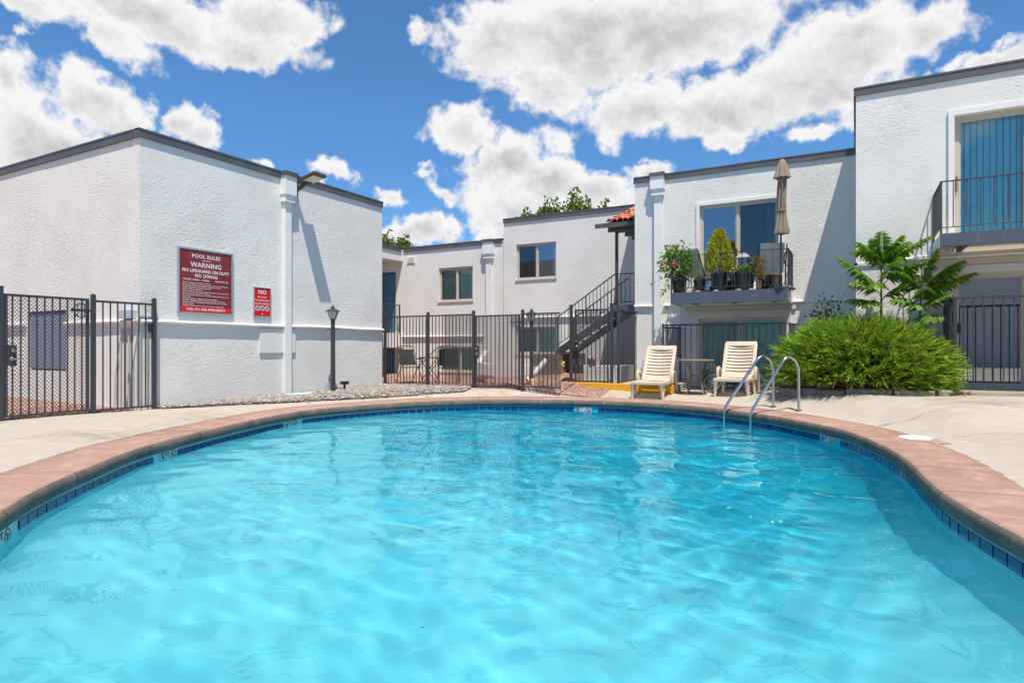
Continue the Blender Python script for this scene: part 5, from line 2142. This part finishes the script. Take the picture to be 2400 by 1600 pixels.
MB().lathe([(.19, .271), (.185, .285), (.12, .34), (.12, .355), (.03, .38)], 4, rot=math.pi / 4).build('lantern_roof', mat('grey_metal', (.30, .31, .33), .4), lt, local=True)

ub = thing('patio_umbrella', 'closed taupe umbrella standing on the balcony', 'umbrella', (-1.33, 13.62, BF))
mb = MB()
mb.lathe([(.28, 0), (.28, .03), (.24, .05), (.20, .055), (.06, .07), (.035, .09), (.035, .30), (.024, .31)], 8)
mb.build('base', BLACKP, ub, local=True)
mb = MB()
mb.tube([(0, 0, .05), (.01, .0, 1.4), (.03, 0, 2.6)], .019, 10)
mb.build('pole', IRON, ub, local=True, smooth=50)


def fold(a, z):
    return .90 + .20 * math.cos(8 * a + 2.0 * math.sin(z * 2)) + .08 * math.cos(3 * a + z * 5)


def lean(o, k=.012):
    for v in o.data.vertices:
        v.co.x += v.co.z * k
    return o


TOPZ = 4.82 - BF
prof = [(.145, TOPZ - 1.50), (.147, TOPZ - 1.46), (.118, TOPZ - 1.36), (.090, TOPZ - 1.15), (.075, TOPZ - 1.04), (.085, TOPZ - 1.0), (.082, TOPZ - .85), (.086, TOPZ - .7), (.080, TOPZ - .5), (.085, TOPZ - .34), (.06, TOPZ - .2), (.02, TOPZ - .08)]
mb = MB()
mb.lathe(prof, 64, mod=fold)
lean(mb.build('canopy', CLOTH, ub, local=True, smooth=50))
mb = MB()
mb.lathe([(.155, TOPZ - .375), (.150, TOPZ - .36), (.112, TOPZ - .24), (.085, TOPZ - .12), (.052, TOPZ - .03), (.03, TOPZ - .005), (.004, TOPZ)], 64, mod=lambda a, z: 1 + .16 * math.cos(8 * a + .6) * min(1, (TOPZ - z) / .2))
lean(mb.build('canopy_cap', CLOTH, ub, local=True, smooth=50))
mb = MB()
mb.lathe([(.088, TOPZ - 1.055), (.090, TOPZ - 1.03), (.088, TOPZ - 1.005)], 24)
lean(mb.build('tie_strap', CLOTH, ub, local=True))
mb = MB()
mb.tube([(.10 + .075 * math.cos(a * .35), -.02, .62 + .16 * math.sin(a * .35)) for a in range(19)], .012, 6)
tag(mb.build('garden_hose', BLACKP), 'loop of black hose hung beside the closed umbrella', 'hose')
bpy.data.objects['garden_hose'].location += Vector((-1.28, 13.55, BF))
for k, x in enumerate((-2.93, -2.55, -2.1, -1.86)):
    tag(MB().box(x - .04, x + .04, 13.42, 13.58, BF + .0005, BF + .05).build('wood_block', mat('pale_block', (.62, .48, .30), .7)),
        ['pale wooden block under the railing between the left pots', 'pale wooden block below the golden conifer pot', 'pale wooden block left of the dry plant', 'pale wooden block under the dry plant'][k], 'block')

# ------------------------------------------------------------------ roof coolers
for k, (x, w, lab) in enumerate(((-13.3, .75, 'white roof cooler box on the low back wing'), (-11.5, .55, 'small grey roof cooler near the downspout of the low wing'))):
    t = thing('roof_cooler', lab, 'roof cooler', (x, 20.2, TB - .16))
    MB().box(-w / 2, w / 2, -.4, .4, .15, .72).build('housing', mat('white_metal', (.6, .6, .58), .5), t, local=True)
    MB().box(-w / 2 - .03, w / 2 + .03, -.43, .43, .722, .76).build('lid', mat('grey_metal2', (.42, .41, .39), .5), t, local=True)
    for q in (-1, 1):
        pbox('leg', mat('grey_metal2', (.42, .41, .39), .5), t, q * (w / 2 - .06) - .03, q * (w / 2 - .06) + .03, -.35, .35, 0, .15, local=True)

# small camera and conduit on the corner of the right block
t = thing('security_camera', 'small dark camera with a white conduit at the corner of the right block', 'camera', (.03, 12.45, 2.49))
mb = MB()
mb.tube([(.0, 12.46, 2.49), (.0, 12.36, 2.48)], .028, 10)
mb.build('camera_body', BLACKP, t)
mb = MB()
mb.tube([(.02, 12.475, 2.495), (.62, 12.475, 2.50), (.9, 12.475, 2.555), (1.12, 12.475, 2.565)], .014, 6)
mb.build('conduit', PVC, t)

# ------------------------------------------------------------------ plants
LEAF_J = leaf_mat('juniper_spray', (.028, .10, .009), (.34, .49, .027), .24, .6)
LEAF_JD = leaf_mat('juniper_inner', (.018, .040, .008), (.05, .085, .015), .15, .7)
DEADJ = leaf_mat('juniper_dead', (.10, .045, .02), (.22, .12, .05), .1, .8)
BARK = mat('brown_bark', (.14, .085, .05), .9, var=(12, (.22, .15, .10), .4, .7), bump=(40, .5, .01))
LEAF_T = leaf_mat('frond_leaflet', (.055, .15, .015), (.19, .32, .03), .42, .45)
LEAF_TT = leaf_mat('frond_tip_leaflet', (.16, .17, .03), (.28, .14, .05), .40, .5)
LEAF_D = leaf_mat('tree_leaf', (.045, .10, .016), (.17, .23, .04), .38, .5)
LEAF_S = leaf_mat('shrub_leaf', (.02, .05, .014), (.05, .09, .03), .3, .5)
LEAF_G = leaf_mat('glossy_leaf', (.045, .14, .014), (.17, .33, .03), .3, .55)
LEAF_Y = leaf_mat('golden_leaf', (.15, .21, .016), (.55, .50, .05), .3, .5)
LEAF_H = leaf_mat('herb_leaf', (.09, .22, .02), (.20, .36, .05), .35, .4)
LEAF_DRY = leaf_mat('dry_leaf', (.30, .16, .04), (.22, .20, .05), .3, .6)
FLOW = mat('red_flower', (.60, .02, .07), .5)


def blades(P, D, L, W, m, name, parent, curl=.25, seg=2, up=None, jit=.5):
    """narrow tapering blades: roots P, directions D, lengths L, widths W (arrays)"""
    n = len(P)
    D = D / np.linalg.norm(D, axis=1)[:, None]
    r = rng.normal(size=(n, 3)) if up is None else np.tile(np.array(up, float), (n, 1)) + rng.normal(size=(n, 3)) * jit
    S = np.cross(D, r)
    S /= np.linalg.norm(S, axis=1)[:, None] + 1e-9
    Nn = np.cross(S, D)
    rows = []
    for k in range(seg + 1):
        t = k / seg
        c = P + D * (L * t)[:, None] + Nn * (L * curl * t * t)[:, None]
        w = W * (.55 + .9 * t if t < .45 else 1.0) * (1 - t) ** .7 if k < seg else W * .05
        rows += [c - S * (w / 2)[:, None], c + S * (w / 2)[:, None]]
    V = np.stack(rows, 1)
    k2 = 2 * (seg + 1)
    f = np.array([(2 * k, 2 * k + 1, 2 * k + 3, 2 * k + 2) for k in range(seg)])
    F = (f[None] + (np.arange(n) * k2)[:, None, None]).reshape(-1, 4)
    return np_mesh(name, V.reshape(-1, 3), F, m, parent)


def leaf_cloud(P, size, m, name, parent, outward=None, flat=0.0):
    """oval leaves of six corners at the points P"""
    n = len(P)
    d = rng.normal(size=(n, 3))
    if outward is not None:
        d = d * .8 + outward
    d /= np.linalg.norm(d, axis=1)[:, None]
    r = rng.normal(size=(n, 3)) + np.array([0, 0, flat])
    S = np.cross(d, r)
    S /= np.linalg.norm(S, axis=1)[:, None] + 1e-9
    N = np.cross(S, d)
    s = size * (.6 + .7 * rng.random(n))
    cs = [(0, 0, 0), (.3, .27, .05), (.7, .25, .03), (1, 0, -.10), (.7, -.25, .03), (.3, -.27, .05)]
    V = np.stack([P + d * (s * a)[:, None] + S * (s * b)[:, None] + N * (s * c)[:, None] for a, b, c in cs], 1)
    F = (np.array([(0, 1, 2, 3), (0, 3, 4, 5)])[None] + (np.arange(n) * 6)[:, None, None]).reshape(-1, 4)
    return np_mesh(name, V.reshape(-1, 3), F, m, parent)


# --- the big juniper in its stone edged bed
JX, JY, JZ = .02, 11.72, .33
ju = thing('juniper_bush', 'large spreading bright green juniper in front of the right block', 'bush', (JX, JY, JZ))
n = 2700
# shoots start on a low dome and lean outwards and up
th = rng.random(n) * 2 * math.pi
ph = np.arccos(1 - rng.random(n) * 1.30)
ux, uy, uz = np.cos(th) * np.sin(ph), np.sin(th) * np.sin(ph), np.cos(ph)
lump = np.array([1 + .14 * noise.noise((a * 2.2 + 3, c * 2.2, e * 2.2)) + .06 * noise.noise((a * 6, c * 6, e * 6)) for a, c, e in zip(ux, uy, uz)])
rad = lump * (1 - .26 * rng.random(n) ** 2) * (np.abs(np.hypot(ux, uy)) ** 2.7 + np.abs(uz) ** 2.35) ** (-1 / 2.35)
sx = np.where(np.abs(ux) > .3, 1.12, 1.10)
base = np.stack([JX + ux * sx * rad, JY + uy * .62 * rad, JZ + .34 + uz * .66 * rad], 1)
base[:, 2] -= .12 * np.clip(np.abs(ux) - .55, 0, 1) * 1.5
base[:, 1] -= .30 * (base[:, 0] - JX)
keep = base[:, 2] > JZ + .02
base, ux, uy, uz = base[keep], ux[keep], uy[keep], uz[keep]
n = len(base)
lean_ = np.stack([ux * .80 + .10 * np.sign(ux), uy * .7,   .10 + uz * .48], 1) + rng.normal(size=(n, 3)) * .24
lean_ /= np.linalg.norm(lean_, axis=1)[:, None]
# each shoot: a plume of several blades
reps = 11
Pb, Db, Lb, Wb = [], [], [], []
ln = .20 + .18 * rng.random(n)
for k in range(reps):
    t = k / reps
    a = rng.normal(size=(n, 3)) * .40
    d = lean_ + a * (1.0 - .35 * t)
    Pb.append(base + lean_ * (ln * (.04 + .82 * t))[:, None])
    Db.append(d)
    Lb.append(ln * (.46 - .18 * t) * (.8 + .5 * rng.random(n)))
    Wb.append(.012 + .010 * rng.random(n))
Pb, Db, Lb, Wb = np.vstack(Pb), np.vstack(Db), np.concatenate(Lb), np.concatenate(Wb)
blades(Pb, Db, Lb, Wb, LEAF_J, 'foliage', ju, curl=.10, seg=2)
# darker inner growth
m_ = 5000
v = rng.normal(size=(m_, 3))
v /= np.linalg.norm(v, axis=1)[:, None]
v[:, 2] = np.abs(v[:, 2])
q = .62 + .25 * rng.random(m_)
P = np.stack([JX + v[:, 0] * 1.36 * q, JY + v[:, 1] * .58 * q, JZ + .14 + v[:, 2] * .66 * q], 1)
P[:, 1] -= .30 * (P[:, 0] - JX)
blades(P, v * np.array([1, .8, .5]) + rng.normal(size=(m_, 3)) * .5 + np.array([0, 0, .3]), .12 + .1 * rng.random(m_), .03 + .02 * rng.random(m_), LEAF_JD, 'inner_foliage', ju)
# brown dead skirt on the pool side
m_ = 1500
a = rng.uniform(-2.5, -.55, m_)
q = .66 + .24 * rng.random(m_)
P = np.stack([JX + np.cos(a) * 1.30 * q, JY + np.sin(a) * .62 * q, JZ + .02 + .26 * rng.random(m_)], 1)
P[:, 1] -= .30 * (P[:, 0] - JX)
blades(P, np.stack([np.cos(a), np.sin(a) * .8, -.15 + .5 * rng.random(m_)], 1) + rng.normal(size=(m_, 3)) * .45, .10 + .12 * rng.random(m_), .010 + .01 * rng.random(m_), DEADJ, 'dead_foliage', ju)
mb = MB()
for k in range(16):
    a = rng.uniform(0, 6.28) if k > 9 else rng.uniform(-2.5, -.6)
    r1 = .55 + .4 * rng.random()
    mb.tube([(JX + .1 * math.cos(a), JY + .1 * math.sin(a), JZ - .02), (JX + .6 * r1 * math.cos(a), JY + .38 * r1 * math.sin(a), JZ + .10), (JX + 1.25 * r1 * math.cos(a + .1), JY + .6 * r1 * math.sin(a + .1), JZ + .24 + .25 * rng.random())], [.04, .022, .008], 6)
mb.build('branch', BARK, ju)

# stone edging of the bed: separate cast lengths
STED = mat('bed_edging_concrete', (.29, .235, .18), .9, var=[(3, (.21, .165, .125), .4, .7), (14, (.37, .31, .25), .5, .8)], bump=([(14, 1), (60, .5)], .6, .015))
bed_ = tag(MB().prism([(-1.12, 12.46), (-1.10, 12.05), (-.72, 11.62), (-.1, 11.28), (.5, 11.10), (1.0, 11.08), (1.18, 11.2), (1.22, 11.5), (1.22, 12.46)], .0, .325).build('bush_bed', mat('bed_soil', (.13, .085, .06), .95, var=(9, (.19, .13, .09), .4, .7), bump=(30, .8, .02))),
           'earth bed with cast stone edging under the big juniper', 'bed')
ep = [(-1.16, 12.4), (-1.14, 12.03), (-.75, 11.57), (-.12, 11.22), (.5, 11.04), (1.02, 11.02), (1.21, 11.15)]
for k in range(len(ep) - 1):
    (xa, ya), (xb, yb) = ep[k], ep[k + 1]
    L = math.hypot(xb - xa, yb - ya) - .012
    NXs = 5
    mb = MB()
    for i in range(NXs + 1):
        f = (i / NXs - .5) * L
        h = .095 + .02 * noise.noise((k * 3.1 + i * .6, 1, 2))
        w = .075 + .012 * noise.noise((k * 3.1 + i * .6, 5, 2))
        for (yy, zz) in ((-w, -.3), (-w, h * .75), (-w * .6, h), (w * .6, h), (w, h * .75), (w, -.3)):
            mb.v.append((f, yy, zz))
    for i in range(NXs):
        for a in range(6):
            mb.f.append([i * 6 + a, i * 6 + (a + 1) % 6, i * 6 + 6 + (a + 1) % 6, i * 6 + 6 + a])
            mb.mi.append(0)
    mb.add([mb.v[i] for i in range(6)], [tuple(range(6))])
    mb.add([mb.v[NXs * 6 + i] for i in range(6)], [tuple(range(6))])
    o = mb.build('edging_stone', STED, bed_, local=True, smooth=50)
    xm, ym_ = (xa + xb) / 2, (ya + yb) / 2
    o.location = Vector((xm, ym_, max(gz(xm, ym_ - .1) - .01, .245))) - bed_.location
    o.rotation_euler = (0, 0, math.atan2(yb - ya, xb - xa))


# --- two young trees with long feathered fronds
def frond(par, p0, p1, arch, pairs, ll, m=LEAF_T, name='frond'):
    """one compound leaf: an arched rib with drooping leaflets either side"""
    p0, p1 = np.array(p0, float), np.array(p1, float)
    d = p1 - p0
    L = np.linalg.norm(d)
    ts = np.linspace(0, 1, 16)
    C = p0 + d * ts[:, None] + np.array([0, 0, 1.0]) * (arch * L * 4 * ts * (1 - ts) * (1.15 - .3 * ts))[:, None]
    mb = MB()
    mb.tube([tuple(c) for c in C], [.007 * (1 - .8 * t) + .0015 for t in ts], 5)
    V, F = [list(q) for q in mb.v], list(mb.f)
    tang = np.gradient(C, axis=0)
    for k in range(pairs):
        t = .16 + .82 * k / (pairs - 1)
        i = min(int(t * 15), 14)
        f = t * 15 - i
        c = C[i] * (1 - f) + C[i + 1] * f
        tg = tang[i] / np.linalg.norm(tang[i])
        side = np.cross(tg, (0, 0, 1.0))
        side /= np.linalg.norm(side) + 1e-9
        nn = np.cross(side, tg)
        l = ll * (.55 + .9 * math.sin(math.pi * min(1, .18 + t * .78))) * (1 - .25 * t)
        for s in (-1, 1):
            dr = side * s * .80 + tg * (.38 + .25 * t) + np.array([0, 0, -.30 - .35 * rng.random()]) + rng.normal(size=3) * .07
            dr /= np.linalg.norm(dr)
            w = l * .23
            wn = np.cross(dr, nn)
            wn /= np.linalg.norm(wn) + 1e-9
            o = len(V)
            dn = np.array([0, 0, -1.0])
            for (a, b, e) in ((0, 0, 0), (.22, .5, .0), (.22, -.5, .0), (.58, .42, .05), (.58, -.42, .05), (1, 0, .22)):
                V.append(list(c + dr * l * a + wn * w * b + dn * l * e))
            F += [[o, o + 2, o + 1], [o + 1, o + 2, o + 4, o + 3], [o + 3, o + 4, o + 5]]
    me = bpy.data.meshes.new(name)
    off = wloc(par)
    me.from_pydata([(a - off.x, b - off.y, c - off.z) for a, b, c in V], [], F)
    me.materials.append(m)
    o = bpy.data.objects.new(name, me)
    COL.objects.link(o)
    o.parent = par
    return o


def frond_tree(label, x, y, z0, ztop, specs, sway=(0, 0)):
    t = thing('frond_tree', label, 'tree', (x, y, z0), 0, 'young trees with feathered leaves behind the juniper')
    H = ztop - z0
    tr = [(x, y, z0 - .1), (x + sway[0] * .4, y, z0 + H * .4), (x + sway[0], y + sway[1], ztop)]
    mb = MB()
    mb.tube(tr, [.032, .022, .010], 8)
    mb.build('trunk', BARK, t, smooth=60)
    for (hz, tx, ty, tz, ar, m) in specs:
        f = max(0, min(1, (hz - z0) / H))
        fr_ = x + sway[0] * f
        frond(t, (fr_, y + sway[1] * f, hz), (tx, ty, tz), ar, max(11, int(20 * math.dist((fr_, y, hz), (tx, ty, tz)) / .55)), .162, m)
    return t


TY = 12.05
frond_tree('taller young tree with arching feathered leaves rising behind the juniper', .37, TY, .45, 2.36, [
    (2.36, .37, TY - .22, 2.93, .10, LEAF_T), (2.34, .02, TY - .18, 2.80, .16, LEAF_T), (2.30, -.08, TY + .05, 2.68, .22, LEAF_T), (2.34, .66, TY - .15, 2.86, .14, LEAF_T),
    (2.32, .76, TY - .3, 2.73, .18, LEAF_T), (2.25, 1.06, TY - .1, 2.82, .10, LEAF_T), (2.02, -.26, TY - .25, 2.57, .02, LEAF_T), (1.90, -.12, TY - .3, 2.11, .14, LEAF_T),
    (1.72, -.14, TY - .15, 1.84, .10, LEAF_T), (2.10, .60, TY - .45, 2.48, .06, LEAF_T), (2.05, 1.10, TY - .15, 2.42, .14, LEAF_T), (1.95, .25, TY - .5, 2.0, .25, LEAF_T), (2.30, .24, TY - .1, 2.84, .14, LEAF_T),
    (1.80, .75, TY - .3, 2.05, .14, LEAF_T), (1.70, .15, TY - .45, 1.72, .2, LEAF_T), (2.36, .55, TY + .1, 2.78, .14, LEAF_T)], (.0, 0))
frond_tree('shorter young tree with drooping feathered leaves beside the patio glass doors', .86, TY - .05, .45, 1.95, [
    (1.95, 1.12, TY - .2, 2.60, .10, LEAF_T), (1.92, 1.46, TY - .3, 2.38, .12, LEAF_T), (1.88, 1.42, TY - .35, 2.30, .05, LEAF_T), (1.80, 1.60, TY - .35, 2.18, .08, LEAF_T),
    (1.68, 1.30, TY - .4, 1.86, .10, LEAF_T), (1.5, 1.22, TY - .4, 1.50, .10, LEAF_T), (1.92, .72, TY - .2, 2.38, .12, LEAF_T), (1.86, .55, TY - .35, 2.28, .16, LEAF_T),
    (1.66, .48, TY - .35, 1.80, .18, LEAF_T), (1.74, .95, TY - .55, 1.98, .14, LEAF_T), (1.58, .80, TY - .6, 1.66, .2, LEAF_T), (1.45, 1.0, TY - .6, 1.45, .2, LEAF_T)], (.06, -.05))

# --- small airy shrub in the shade of the right block
sh = thing('shade_shrub', 'small airy dark shrub in the shadow beside the corner of the right block', 'shrub', (-.45, 13.1, .3))
n = 620
P = []
mb = MB()
for k in range(16):
    a = rng.uniform(0, 6.28)
    e = rng.uniform(.25, 1.0)
    p0 = np.array([-.45, 12.95, .35])
    p1 = p0 + np.array([math.cos(a) * .62 * (1.2 - e), math.sin(a) * .4 * (1.2 - e), .85 + .80 * e])
    mid_ = (p0 + p1) / 2 + np.array([0, 0, .1])
    mb.tube([tuple(p0), tuple(mid_), tuple(p1)], [.008, .006, .002], 5)
    for q in range(60):
        t = .35 + .65 * rng.random()
        c = (1 - t) ** 2 * p0 + 2 * t * (1 - t) * mid_ + t * t * p1
        P.append(c + rng.normal(size=3) * np.array([.10, .07, .06]))
mb.build('branch', BARK, sh)
leaf_cloud(np.array(P), .062, LEAF_S, 'foliage', sh)


# --- crowns beyond the roofs
def tree(label, x, y, h, w, seedn, lobes):
    t = thing('leafy_tree', label, 'tree', (x, y, 0), 0, 'trees beyond the roofs')
    mb = MB()
    mb.tube([(x, y, -.1), (x + .05, y, h * .45), (x, y, h * .86)], [.16, .11, .03], 8)
    for k in range(7):
        a = rng.uniform(0, 6.28)
        z = h * rng.uniform(.4, .75)
        mb.tube([(x, y, z), (x + math.cos(a) * w * .35, y + math.sin(a) * w * .35, z + h * .10), (x + math.cos(a) * w * .6, y + math.sin(a) * w * .6, z + h * .17)], [.05, .03, .01], 6)
    mb.build('trunk', BARK, t)
    P, O = [], []
    for (dx, dy, dz, r, hh) in lobes:
        n = int(1900 * (r / .8) ** 2)
        v = rng.normal(size=(n, 3))
        v /= np.linalg.norm(v, axis=1)[:, None]
        k = (.45 + .6 * rng.random(n)) * np.array([1 + .45 * noise.noise((a * 2.6 + seedn, b * 2.6, c * 2.6)) for a, b, c in v])
        up = np.clip(v[:, 2], 0, 1)
        taper = 1 - .45 * up
        P.append(np.stack([x + dx + v[:, 0] * r * k * taper, y + dy + v[:, 1] * r * k * taper, h * .74 + dz + v[:, 2] * hh * k], 1))
        O.append(v)
    leaf_cloud(np.vstack(P), .17, LEAF_D, 'crown', t, np.vstack(O))
    return t


tree('round leafy tree top showing over the low wing roof', -20.4, 24.5, 6.6, 1.4, 1, [(-.6, 0, .5, 1.1, 1.2), (.6, 0, .45, .9, 1.0), (.1, -.3, -.6, 1.5, 1.3)])
tree('low leafy tree top at the left over the middle roof', -13.1, 26, 8.0, 1.3, 2, [(-.5, 0, .35, .9, .95), (.5, 0, .6, .75, 1.0), (0, 0, -.8, 1.4, 1.2)])
tree('tallest pointed leafy tree over the middle roof, twin topped', -11.4, 26, 7.6, 1.4, 3, [(-.65, 0, .3, .75, 1.55), (.35, 0, .6, .85, 1.75), (0, 0, -1.0, 1.5, 1.3)])
tree('leafy tree top between the tallest tree and the red tiled canopy', -10.3, 26, 7.7, 1.1, 4, [(-.3, 0, .45, .65, 1.3), (.55, 0, .45, .5, 1.2), (0, 0, -.8, 1.1, 1.1)])

# --- potted plants on the balcony
BYp = 13.62
p = pot('flowering bush with red blooms in a black pot at the left balcony end', -3.36, BYp, .16, .36)
v = rng.normal(size=(950, 3))
v /= np.linalg.norm(v, axis=1)[:, None]
k = (.35 + .65 * rng.random(950)) * (1 + .3 * np.array([noise.noise((a * 2.5, b * 2.5, c * 2.5 + 9)) for a, b, c in v]))
P = np.stack([-3.40 + v[:, 0] * .40 * k, BYp - .05 + v[:, 1] * .28 * k, BF + .68 + v[:, 2] * .46 * k], 1)
P2 = np.stack([-3.62 + .12 * rng.normal(size=34), BYp - .1 + .06 * rng.normal(size=34), BF + .16 + .16 * rng.normal(size=34)], 1)
leaf_cloud(np.vstack([P, P2]), .07, LEAF_G, 'foliage', p, np.vstack([v, rng.normal(size=(34, 3))]))
mb = MB()
for k in range(9):
    a = k * .7
    mb.tube([(-3.37 + .03 * math.cos(a), BYp, BF + .3), (-3.39 + .2 * math.cos(a), BYp + .15 * math.sin(a), BF + .75 + .05 * k)], [.008, .004], 5)
mb.tube([(-3.40, BYp, BF + .4), (-3.58, BYp - .1, BF + .34), (-3.68, BYp - .1, BF + .08)], [.006, .005, .003], 5)
mb.build('stem', BARK, p)
for (dx, dz, r) in ((-.36, .64, .045), (-.13, .63, .05), (-.10, 1.0, .035), (-.30, .50, .03)):
    mb = MB()
    v, f = ico()
    for s in range(3):
        mb.add([(-3.30 + dx + q[0] * r * (1 - .25 * s), BYp - .24 + q[1] * r * .7 - .01 * s, BF + dz + q[2] * r * (1 - .2 * s)) for q in v], [tuple(q) for q in f])
    mb.build('bloom', FLOW, p)
p = pot('golden pyramid conifer in a black pot in the middle of the balcony', -2.52, BYp, .175, .40)
n = 2200
h_ = rng.random(n) ** .8
a = rng.random(n) * 6.283
r = (.33 * np.clip(1.08 - h_, .05, 1) ** .75) * (.55 + .5 * rng.random(n)) * (1 - .35 * np.clip(.18 - h_, 0, 1) / .18)
P = np.stack([-2.52 + r * np.cos(a), BYp + r * np.sin(a), BF + .42 + h_ * .86], 1)
blades(P, np.stack([np.cos(a) * .7, np.sin(a) * .7, np.full(n, .8)], 1) + rng.normal(size=(n, 3)) * .35, .06 + .05 * rng.random(n), .028 + .014 * rng.random(n), LEAF_Y, 'foliage', p)
MB().tube([(-2.52, BYp, BF + .35), (-2.52, BYp, BF + 1.1)], [.015, .005], 6).build('trunk', BARK, p)
for (lab, x, r, h, ns, mm, sp, hh) in (('low green plant in a small black pot left of the golden conifer', -2.93, .125, .28, 170, LEAF_H, .10, .10),
                                       ('bushy bright green herb in a wide black pot right of the golden conifer', -2.03, .20, .40, 620, LEAF_H, .19, .15)):
    p = pot(lab, x, BYp, r, h)
    v = rng.normal(size=(ns, 3))
    v /= np.linalg.norm(v, axis=1)[:, None]
    v[:, 2] = np.abs(v[:, 2])
    k = (.4 + .6 * rng.random(ns))
    leaf_cloud(np.stack([x + v[:, 0] * sp * k, BYp + v[:, 1] * sp * k, BF + h - .03 + v[:, 2] * hh * k * 1.2], 1), .055, mm, 'foliage', p, v)
p = pot('dry brown and yellow plant in a clay pot near the umbrella', -1.76, BYp, .085, .16, mat('clay_pot', (.28, .15, .09), .8), BF + .05)
n = 420
a = rng.random(n) * 6.283
h_ = rng.random(n)
P = np.stack([-1.76 + .13 * np.cos(a) * (.3 + .7 * rng.random(n)), BYp + .1 * np.sin(a), BF + .22 + .45 * h_], 1)
blades(P, np.stack([np.cos(a) * .6, np.sin(a) * .5, np.full(n, .8)], 1) + rng.normal(size=(n, 3)) * .4, .06 + .07 * rng.random(n), .012 + .014 * rng.random(n), LEAF_DRY, 'foliage', p)
mb = MB()
for k in range(7):
    mb.tube([(-1.76, BYp, BF + .2), (-1.76 + .10 * math.cos(k), BYp + .06 * math.sin(k), BF + .5 + .03 * k)], [.006, .003], 5)
mb.build('stem', BARK, p)
tag(MB().add([(-1.83, 13.50, BF), (-1.79, 13.50, BF), (-1.78, 13.56, BF + .30), (-1.82, 13.56, BF + .30), (-1.83, 13.51, BF), (-1.79, 13.51, BF), (-1.78, 13.57, BF + .30), (-1.82, 13.57, BF + .30)],
             [(0, 1, 2, 3), (7, 6, 5, 4), (0, 4, 5, 1), (1, 5, 6, 2), (2, 6, 7, 3), (3, 7, 4, 0)]).build('plant_label', WINK), 'white plastic stake leaning by the dry balcony plant', 'stake')
# leaf litter by the step of the right block
n = 60
P = np.stack([1.30 + .10 * rng.normal(size=n), 11.12 + .06 * rng.normal(size=n), gz(1.3, 11.1) + .02 + .02 * rng.random(n)], 1)
o = blades(P, rng.normal(size=(n, 3)) * np.array([1, 1, .3]), .05 + .05 * rng.random(n), .012 + .01 * rng.random(n), DEADJ, 'leaf_litter', None)
tag(o, kind='stuff')
